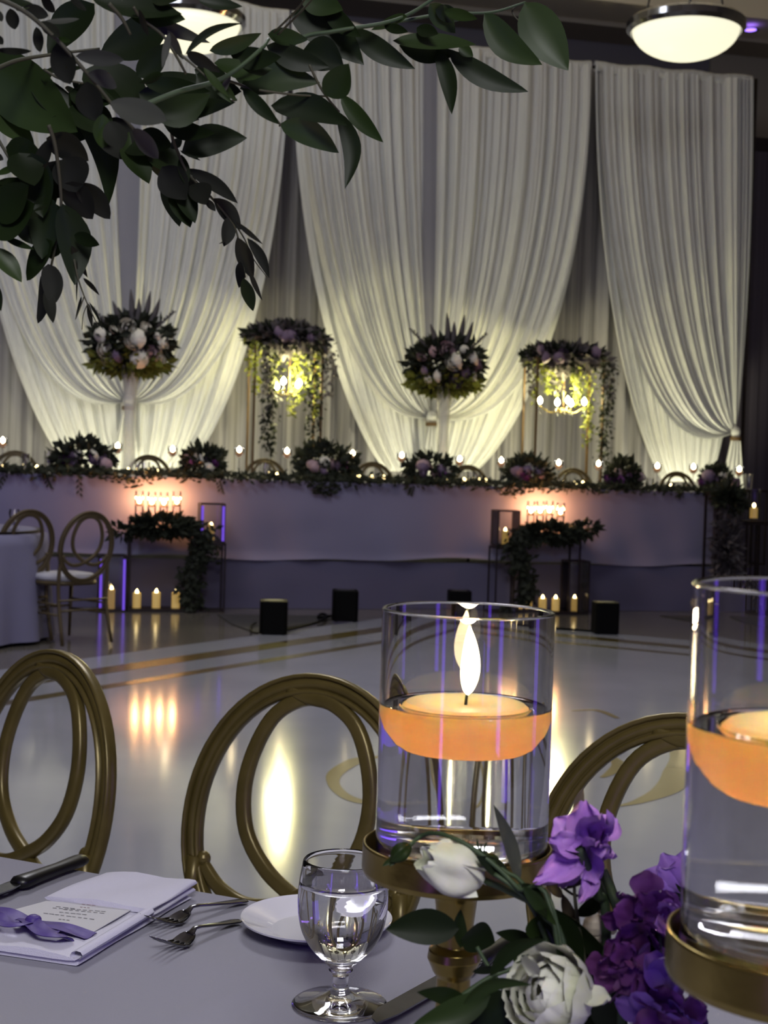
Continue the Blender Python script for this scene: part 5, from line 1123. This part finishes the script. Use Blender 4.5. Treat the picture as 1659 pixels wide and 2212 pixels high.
for (B_, T_, w_, m_, bd, bl) in (((100, 298), (192, 348), 48, O_, -.05, .4), ((140, 340), (165, 415), 72, O_, -.05, .6), ((132, 345), (120, 430), 70, O_, 0, .6), ((138, 396), (200, 474), 52, O_, -.05, .4), ((166, 398), (238, 474), 44, O_, -.05, .5), ((136, 440), (162, 616), 62, D_, -.08, .1), ((120, 440), (110, 560), 88, D_, 0.1, .5), ((112, 520), (56, 606), 52, D_, .08, .5),
                                 ((104, 570), (114, 660), 40, O_, -.05, .6), ((96, 590), (80, 700), 28, O_, -.05, .7), ((102, 620), (115, 697), 22, O_, 0, .2), ((160, 508), (214, 529), 24, D_, 0, .1), ((154, 530), (190, 600), 16, O_, 0, 0), ((180, 600), (215, 639), 9, O_, 0, 0), ((166, 560), (165, 655), 4, O_, 0, 0), ((190, 655), (200, 709), 9, O_, 0, 0), ((192, 652), (221, 712), 5, O_, 0, 0), ((176, 640), (162, 692), 6, O_, 0, 0),
                                 ((12, 318), (98, 350), 62, D_, 0, .4), ((-20, 440), (66, 388), 54, D_, 0, .1), ((-20, 500), (74, 440), 84, D_, 0, .3), ((8, 512), (74, 538), 14, D_, 0, 0), ((34, 484), (84, 530), 28, D_, 0, 0), ((-18, 535), (47, 609), 36, M_, -.05, 0), ((-10, 610), (2, 674), 16, D_, 0, 0), ((68, 330), (92, 470), 64, D_, 0, .3), ((88, 350), (100, 480), 54, D_, 0, .3), ((-6, 378), (42, 350), 16, M_, 0, 0),
                                 ((100, 420), (90, 560), 60, D_, 0, .4), ((-10, 470), (60, 400), 70, D_, 0, .4), ((40, 330), (75, 400), 60, D_, 0, .2), ((-12, 395), (22, 397), 5, D_, 0, 0), ((40, 372), (62, 368), 10, D_, 0, 0), ((-10, 336), (8, 345), 14, O_, 0, 0), ((110, 300), (60, 400), 30, O_, 0, .1)):
    fleaf(b, B_, T_, w_, 0.91, m_, bd, blunt=bl, droop=0.02)

# ------------------------------------------------------------------ flowers around the brass stands
def petal_mb(mb, B, dirn, up, L, Wd, curl=0.3, ruff=0.08, seed=0, nu=9, nv=9, wide=0.75):
    rr = random.Random(seed); B = Vector(B); d = Vector(dirn).normalized(); up = Vector(up); up = (up - d * up.dot(d)).normalized(); s = d.cross(up); p1, p2_ = rr.uniform(0, 6), rr.uniform(0, 6)
    def fn(i, j):
        x = (i - 0.5) * 2; t = j; prof = (0.42 + 0.58 * min(1, t / 0.5) ** 0.8) * math.sqrt(max(0.0, 1 - max(0, (t - 0.55) / 0.47) ** 2.4))
        tip = t * (1 - 0.10 * x * x)
        return B + d * (L * tip) + s * (x * Wd / 2 * max(0.12, prof)) + up * (L * (curl * t * t + 0.18 * x * x * (1 - t) * 1.2 + ruff * t * (0.5 + 0.7 * x * x) * (sin(7 * x + p1) + 0.7 * sin(12 * x + p2_ + 5 * t))))
    mb.grid(fn, nu, nv); return mb
def toward_cam(p): return (CAMP - Vector(p)).normalized()
FB = thing('floral_bowl', 'low brass bowl of floral foam at the foot of the brass stands, below the frame', 'bowl', (0.12, 0.70, TZ + 0.001))
mb = MB(); mb.lathe([(0.001, 0), (0.05, 0), (0.075, 0.02), (0.08, 0.05), (0.076, 0.05), (0.07, 0.02), (0.001, 0.01)], 36); FBm = obj('bowl', mb, 'brass', FB)
mb = MB(); mb.lathe([(0.001, 0.055), (0.04, 0.05), (0.06, 0.04), (0.062, 0.02), (0.001, 0.018)], 20); obj('foam', mb, 'farleaf', FB)
FBP = Vector((0.12, 0.70, TZ + 0.045))
def flower_thing(name, label, px, py, Y, grp=None): p = at(px, py, Y); return thing(name, label, 'flower', tuple(p), 0, grp), p
def stem_to_bowl(t, p, r=0.0016, via=None, m_='greenstem'):
    P = [p] + ([Vector(via)] if via else []) + [FBP + Vector((R.uniform(-.03, .03), R.uniform(-.03, .03), 0))]
    mb = MB(); mb.tube(spline(P, 14), r, 7); obj_w('stem', mb, m_, t)
# white rose
t, p = flower_thing('white_rose', 'large creamy-white rose with greenish outer petals in front of the purple blooms', 1190, 2146, 0.706)
rm = rose_mb(0.0208, 5, 12, 0.05, (3, 4, 5, 6, 7), 13, 13, (2.95, 2.75, 2.55, 2.3, 1.95))
o = obj('petals', rm, 'whitepetal', t); o.rotation_euler = (radians(20), radians(-62), 0.4)
mb = MB(); petal_mb(mb, p + Vector((0.010, -0.010, 0.002)), (1, -0.2, -0.05), (0, -0.4, 1), 0.018, 0.015, 0.15, 0.05, 3); obj_w('outer_petal', mb, 'whitepetal', t, 'curled outer petal')
mb = MB(); petal_mb(mb, p + Vector((-0.008, -0.008, 0.012)), (-.3, -0.2, 0.9), (-0.5, -0.4, -.4), 0.013, 0.014, 0.2, 0.06, 4); obj_w('outer_petal', mb, 'budpetal', t, 'greenish ruffled outer petal')
stem_to_bowl(t, p + Vector((0, 0, -0.02)))
# rosebud lying across the tray
t, p = flower_thing('rosebud', 'pale green-white rosebud lying across the brass tray edge', 985, 1880, 0.752)
B0 = at(1036, 1898, 0.755); T0 = at(918, 1852, 0.745); ax = (T0 - B0).normalized(); Lb = (T0 - B0).length
def budf(i, j, r0=0.0125, tw=0.0):
    a = 2 * pi * i; s = j; r = r0 * (0.15 + sin(pi * min(1, 0.08 + s * 0.80)) ** 0.8 * 0.9) * (1 + 0.10 * sin(a * 3 + s * 5) + 0.07 * sin(a * 5 + 2)); q = ax.orthogonal().normalized(); k = ax.cross(q)
    return B0 + ax * (Lb * s * (1 + 0.06 * sin(a * 4 + 1) * s)) + (q * cos(a) + k * sin(a)) * r
mb = MB(); mb.grid(budf, 36, 16, wrap=True); obj_w('bud', mb, 'budpetal', t)
for k in range(4):
    q = ax.orthogonal().normalized(); qq = Matrix.Rotation(1.6 * k + .4, 3, ax) @ q
    mb = MB(); petal_mb(mb, B0 + ax * 0.003 + qq * 0.004, ax + qq * 0.42, qq, Lb * 0.92, 0.020, -0.30, 0.03, 20 + k); obj_w('outer_petal', mb, 'budpetal' if k % 2 else 'whitepetal', t)
for k in range(3):
    q = ax.orthogonal().normalized(); qq = Matrix.Rotation(2.1 * k, 3, ax) @ q; mb = MB(); leafmesh(mb, B0 + qq * 0.003, B0 + ax * 0.016 + qq * 0.012, 0.006, qq, n=6); obj_w('sepal', mb, 'leafmid', t)
mb = MB(); mb.tube(spline([B0, at(1100, 1925, 0.745), at(1175, 1975, 0.73), at(1230, 2120, 0.72), FBP], 20), 0.0019, 7); obj_w('stem', mb, 'greenstem', t)
# small closed bud bending over the tray
t, p = flower_thing('flower_bud', 'small closed green bud on a bent stem at the left of the tray', 868, 1842, 0.765)
b1, b2 = at(885, 1826, 0.765), at(843, 1862, 0.762); ax = (b2 - b1); mb = MB(); q = ax.normalized().orthogonal().normalized(); k_ = ax.normalized().cross(q)
mb.grid(lambda i, j: b1 + ax * j + (q * cos(2 * pi * i) + k_ * sin(2 * pi * i)) * (0.0048 * sin(pi * (0.12 + 0.86 * j)) ** 0.9 * (1 + 0.12 * sin(2 * pi * i * 5))), 30, 10, wrap=True); obj_w('bud', mb, 'leafmid', t)
for dx in (-10, 6): mb = MB(); leafmesh(mb, b2 - ax * .5, at(835 + dx, 1872, 0.762), 0.004, (0, -1, 0), n=5); obj_w('sepal', mb, 'leafmid', t)
mb = MB(); mb.tube(spline([b1, at(910, 1806, 0.77), at(945, 1800, 0.76), at(1000, 1820, 0.75), at(1060, 1862, 0.745), at(1120, 1920, 0.735), at(1200, 2010, 0.72), FBP], 40), 0.0013, 6); obj_w('stem', mb, 'greenstem', t)
t, p = flower_thing('flower_bud', 'tiny round green bud with hair-thin sepals on the tray in front of the middle vase', 1058, 1860, 0.75)
mb = MB(); mb.ball(tuple(p), 0.0052, 12, 8, 0.8); obj_w('bud', mb, 'leafmid', t)
for (x, y) in ((1030, 1812), (1040, 1822), (1012, 1828), (1052, 1818)):
    mb = MB(); mb.tube(spline([p, at((x + 1052) / 2 - 6, (y + 1856) / 2, 0.75), at(x, y, 0.755)], 8), [0.0006] * 7 + [0.0002], 5); obj_w('sepal', mb, 'leafmid', t)
mb = MB(); mb.tube(spline([p, at(1095, 1885, 0.745), at(1130, 1910, 0.74), at(1210, 2030, 0.72), FBP], 24), 0.0013, 6); obj_w('stem', mb, 'greenstem', t)
# lilac stock bloom
t, p = flower_thing('stock_flower', 'lilac ruffled stock flower beside the middle vase, tallest of the purple blooms', 1252, 1832, 0.74, 'purple stock flowers')
def px3(x, y, Y): return at(x, y, Y)
PET = [((1262, 1830), (1200, 1770), 62, .0), ((1262, 1825), (1262, 1745), 60, .0), ((1270, 1800), (1300, 1738), 62, .1), ((1290, 1810), (1335, 1768), 48, .1), ((1262, 1835), (1175, 1812), 44, -.1), ((1255, 1842), (1180, 1895), 52, .0), ((1252, 1846), (1210, 1908), 44, .0),
       ((1262, 1846), (1288, 1900), 46, .0), ((1275, 1830), (1308, 1868), 48, .1), ((1268, 1810), (1225, 1800), 52, .15), ((1290, 1800), (1322, 1795), 40, .1), ((1272, 1880), (1270, 1932), 34, .0), ((1262, 1820), (1248, 1790), 60, .1), ((1250, 1838), (1205, 1845), 50, .1), ((1285, 1830), (1300, 1800), 50, .2)]
for k, (a_, b_, w_, z_) in enumerate(PET):
    A_ = at(a_[0], a_[1], 0.742 + 0.006 * (k % 3)); B_ = at(b_[0], b_[1], 0.742 - 0.014 * ((k * 7) % 3) + 0.006); mb = MB(); petal_mb(mb, A_, B_ - A_, Vector((R.uniform(-.3, .3), -1, R.uniform(0, .5))), (B_ - A_).length * 1.03, w_ * 0.74 / FP * 1.32, 0.16 * (-1) ** k, 0.07, 40 + k); obj_w('petal', mb, 'lilac', t)
mb = MB(); mb.tube(spline([p, at(1290, 1930, 0.745), at(1310, 2040, 0.745), FBP], 20), 0.0026, 8); obj_w('stem', mb, 'greenstem', t)
# scabiosa seen from behind
t, p = flower_thing('scabiosa_flower', 'violet scabiosa seen from behind, partly hidden by the right vase', 1482, 1936, 0.80)
for k in range(22):
    a = 2 * pi * k / 22 + 0.1; ln = (84 if k % 2 else 70) * 0.80 / FP; d = Vector((cos(a) * 1.0, -0.15 + 0.25 * (k % 2), sin(a) * 1.0))
    mb = MB(); petal_mb(mb, p + Vector((cos(a) * 0.003, 0.004 * (k % 2), sin(a) * 0.003)), d, (0, 1, 0), ln * 1.05, 0.0165, 0.08, 0.06, 70 + k, 7, 7, 0.65); obj_w('petal', mb, 'scabiosa', t)
for k in range(11):
    a = 2 * pi * k / 11; mb = MB(); leafmesh(mb, p + Vector((0, -0.003, 0)), p + Vector((cos(a) * 0.0115, -0.005, sin(a) * 0.0115)), 0.0026, (0, -1, 0), n=5); obj_w('sepal', mb, 'leafdark', t)
mb = MB(); mb.ball(tuple(p + Vector((0, -0.001, 0))), 0.004, 10, 6); obj_w('calyx', mb, 'leafmid', t)
stem_to_bowl(t, p + Vector((0, -0.002, 0)), 0.0014, tuple(at(1465, 2050, 0.78)))
# dark purple stocks
def dark_stock(px, py, Y, rad, n, label, seed, mats_=('purple',)):
    t, p = flower_thing('stock_flower', label, px, py, Y, 'purple stock flowers'); rr = random.Random(seed); r = rad * Y / FP
    for k in range(n):
        ring = k / n; a = k * 2.399; c = Vector((cos(a) * r * 0.62 * math.sqrt(ring), -0.010 * (1 - ring), sin(a) * r * 0.62 * math.sqrt(ring))); d = Vector((cos(a) * (0.4 + ring), -0.75 * (1 - ring) - 0.1, sin(a) * (0.4 + ring)))
        mb = MB(); petal_mb(mb, p + c, d, Vector((rr.uniform(-1, 1), -0.6, rr.uniform(-1, 1))), r * rr.uniform(0.50, 0.72), r * rr.uniform(0.68, 0.95), rr.uniform(-.4, .5), 0.11, seed * 31 + k, 7, 7); obj_w('petal', mb, mats_[k % len(mats_)], t)
    mb = MB(); mb.ball(tuple(p + Vector((0, 0.006, 0))), r * 0.60, 12, 8); obj_w('flower_core', mb, 'purple', t)
    stem_to_bowl(t, p + Vector((0, 0.004, -0.004)), 0.0022); return t
dark_stock(1395, 1985, 0.735, 80, 20, 'deep purple crinkled stock bloom, the upper one left of the right vase', 7)
dark_stock(1345, 2085, 0.72, 68, 18, 'deep purple crinkled stock bloom, the middle one right of the white rose', 8)
dark_stock(1440, 2185, 0.70, 84, 18, 'purple stock bloom at the bottom edge beside the right brass tray', 9, ('purple', 'scabiosa'))
t, p = flower_thing('stock_flower', 'lighter lilac petals of a stock bloom touching the right vase', 1440, 1985, 0.72, 'purple stock flowers')
for k, (a_, b_, w_) in enumerate((((1430, 1970), (1475, 1960), 44), ((1430, 1975), (1470, 2000), 42), ((1432, 1980), (1440, 2030), 40), ((1435, 1965), (1455, 1945), 36))):
    A_, B_ = at(*a_, 0.722), at(*b_, 0.712); mb = MB(); petal_mb(mb, A_, B_ - A_, (0, -1, .3), (B_ - A_).length, w_ * .72 / FP * 1.2, 0.2, 0.06, 90 + k); obj_w('petal', mb, 'lilac', t)
stem_to_bowl(t, p + Vector((-.003, 0.004, -0.004)))
t, p = flower_thing('stock_flower', 'broad violet petals of a stock bloom against the right brass tray', 1405, 2110, 0.70, 'purple stock flowers')
for k, (a_, b_, w_) in enumerate((((1400, 2060), (1440, 2150), 60), ((1385, 2105), (1400, 2180), 62), ((1400, 2110), (1445, 2060), 40))):
    A_, B_ = at(*a_, 0.702), at(*b_, 0.694); mb = MB(); petal_mb(mb, A_, B_ - A_, (0.2, -1, .3), (B_ - A_).length, w_ * .70 / FP * 1.2, 0.15, 0.05, 96 + k); obj_w('petal', mb, 'scabiosa' if k % 2 == 0 else 'purple', t)
stem_to_bowl(t, p + Vector((-.003, 0.004, -0.004)))
# berries
t, p = flower_thing('waxflower_sprig', 'twiggy sprig of tiny cream buds between the lilac and dark purple blooms', 1300, 2000, 0.76)
mb = MB(); mb.tube(spline([at(1298, 1940, 0.76), at(1302, 1990, .76), at(1310, 2060, .76), FBP], 20), 0.0009, 6); obj_w('stem', mb, 'twig', t)
for (x, y, r) in ((1300, 1960, .0022), (1283, 2000, .0062), (1316, 1988, .0038), (1290, 2022, .0045), (1322, 2006, .003), (1302, 2045, .005), (1228, 2005, .006), (1325, 1982, .003), (1296, 1966, .002), (1310, 2018, .0024)):
    q = at(x, y, 0.758); mb = MB(); mb.ball(tuple(q), r, 10, 7, 1.1); obj_w('berry', mb, 'berry', t)
    mb = MB(); mb.tube(spline([at(1303, min(y + 30, 2070), .76), (q + at(1303, y + 22, .76)) / 2, q], 6), 0.0004, 5); obj_w('twiglet', mb, 'twig', t)
# leaves and blades
t = thing('leafy_stem', 'dark green ruscus stem with broad leaves around the middle brass stand stem', 'branch', tuple(at(1075, 2060, 0.74)))
stem(t, [(1030, 2045), (1056, 2090), (1090, 2140), (1140, 2230)], .74, .73, .0011, .0012, 'greenstem'); stem(t, [(905, 2215), (985, 2160), (1060, 2110), (1120, 2085), (1180, 2030)], .72, .73, .0016, .0012, 'greenstem')
for (B_, T_, w_, m_, bd, Y, tl) in (((992, 2006), (832, 2008), 68, D_, 0.03, .745, 0.1), ((994, 2048), (998, 1962), 30, D_, 0.0, .74, .5), ((996, 2030), (1072, 2038), 62, D_, -0.1, .742, .1), ((1150, 2028), (1073, 2015), 24, D_, 0, .76, .3), ((1058, 2108), (1182, 2032), 34, D_, -0.14, .678, .3), ((1110, 2080), (1148, 2030), 24, M_, .05, .72, .2),
                                    ((1000, 2170), (1152, 2132), 28, M_, -0.15, .672, .4), ((1020, 2175), (903, 2144), 34, D_, 0.05, .715, .2), ((1060, 2150), (890, 2216), 56, M_, -.05, .71, .1), ((1140, 2150), (940, 2240), 70, D_, 0, .712, .1), ((1020, 2100), (1095, 2096), 18, D_, 0, .73, .3)):
    fleaf(t, B_, T_, w_, Y, m_, bd, tilt=tl)
t = thing('leafy_stem', 'long grass-like green leaves crossing in front of the middle vase and tray', 'branch', tuple(at(1160, 2000, 0.74)))
stem(t, [(1068, 1888), (1110, 1918), (1150, 1960), (1200, 2080)], .742, .73, .0013, .0014, 'greenstem'); stem(t, [(1121, 1908), (1150, 1960), (1185, 2020), (1260, 2200)], .742, .73, .0016, .0018, 'greenstem')
for (B_, T_, w_, m_, bd, Y, tl) in (((1122, 1908), (1068, 1738), 28, G_, 0.06, .745, .3), ((1100, 1900), (1030, 1850), 32, D_, 0.05, .745, .3), ((1128, 1908), (1180, 1985), 30, D_, -.05, .735, .3), ((1180, 1970), (1255, 2110), 90, D_, .04, .735, .2), ((1166, 1975), (1182, 2050), 66, M_, .0, .73, .2), ((1150, 1950), (1340, 2100), 44, D_, .0, .74, .3),
                                    ((1130, 1915), (1200, 2000), 26, M_, 0.0, .73, .4)):
    fleaf(t, B_, T_, w_, Y, m_, bd, tilt=tl)
t = thing('leafy_stem', 'brownish narrow leaves and dark foliage among the purple flowers', 'branch', tuple(at(1230, 2000, 0.75)))
stem(t, [(1240, 1890), (1242, 1940), (1250, 2000), (1270, 2120)], .75, .74, .0008, .0012, 'twig'); stem(t, [(1170, 1950), (1190, 1975), (1226, 1985)], .76, .75, .0007, .0005, 'twig'); stem(t, [(1300, 1880), (1322, 1930), (1345, 1990), (1360, 2060)], .75, .74, .003, .003, 'greenstem'); stem(t, [(1200, 1905), (1250, 1935), (1300, 1900)], .755, .755, .0009, .0007, 'twig')
for (B_, T_, w_, m_, bd, Y, tl) in (((1216, 1940), (1172, 1892), 20, W_m, 0, .75, .2), ((1215, 1930), (1272, 2080), 26, W_m, .02, .75, .2), ((1244, 1765), (1262, 1700), 22, W_m, 0, .76, .1), ((1232, 1770), (1250, 1800), 16, G_, 0, .76, .1), ((1248, 1980), (1300, 1930), 34, D_, .08, .755, .3), ((1260, 2000), (1256, 2110), 60, D_, 0, .76, .1), ((1290, 1890), (1340, 1970), 26, M_, 0, .76, .2), ((1250, 2080), (1320, 2180), 60, D_, 0, .75, .1), ((1290, 2110), (1340, 2230), 70, D_, 0, .75, .1), ((1340, 1930), (1352, 2000), 30, M_, 0, .76, .2),
                                    ((1235, 2130), (1300, 2230), 80, D_, 0, .72, .1), ((1330, 2120), (1400, 2220), 70, D_, 0, .74, .1), ((1370, 2000), (1420, 2060), 60, D_, 0, .75, .1), ((1180, 2090), (1100, 2240), 90, D_, 0, .74, .1), ((1280, 2160), (1360, 2240), 60, D_, 0, .72, .1), ((1220, 1920), (1300, 1890), 12, W_m, 0, .755, .3)):
    fleaf(t, B_, T_, w_, Y, m_, bd, tilt=tl)
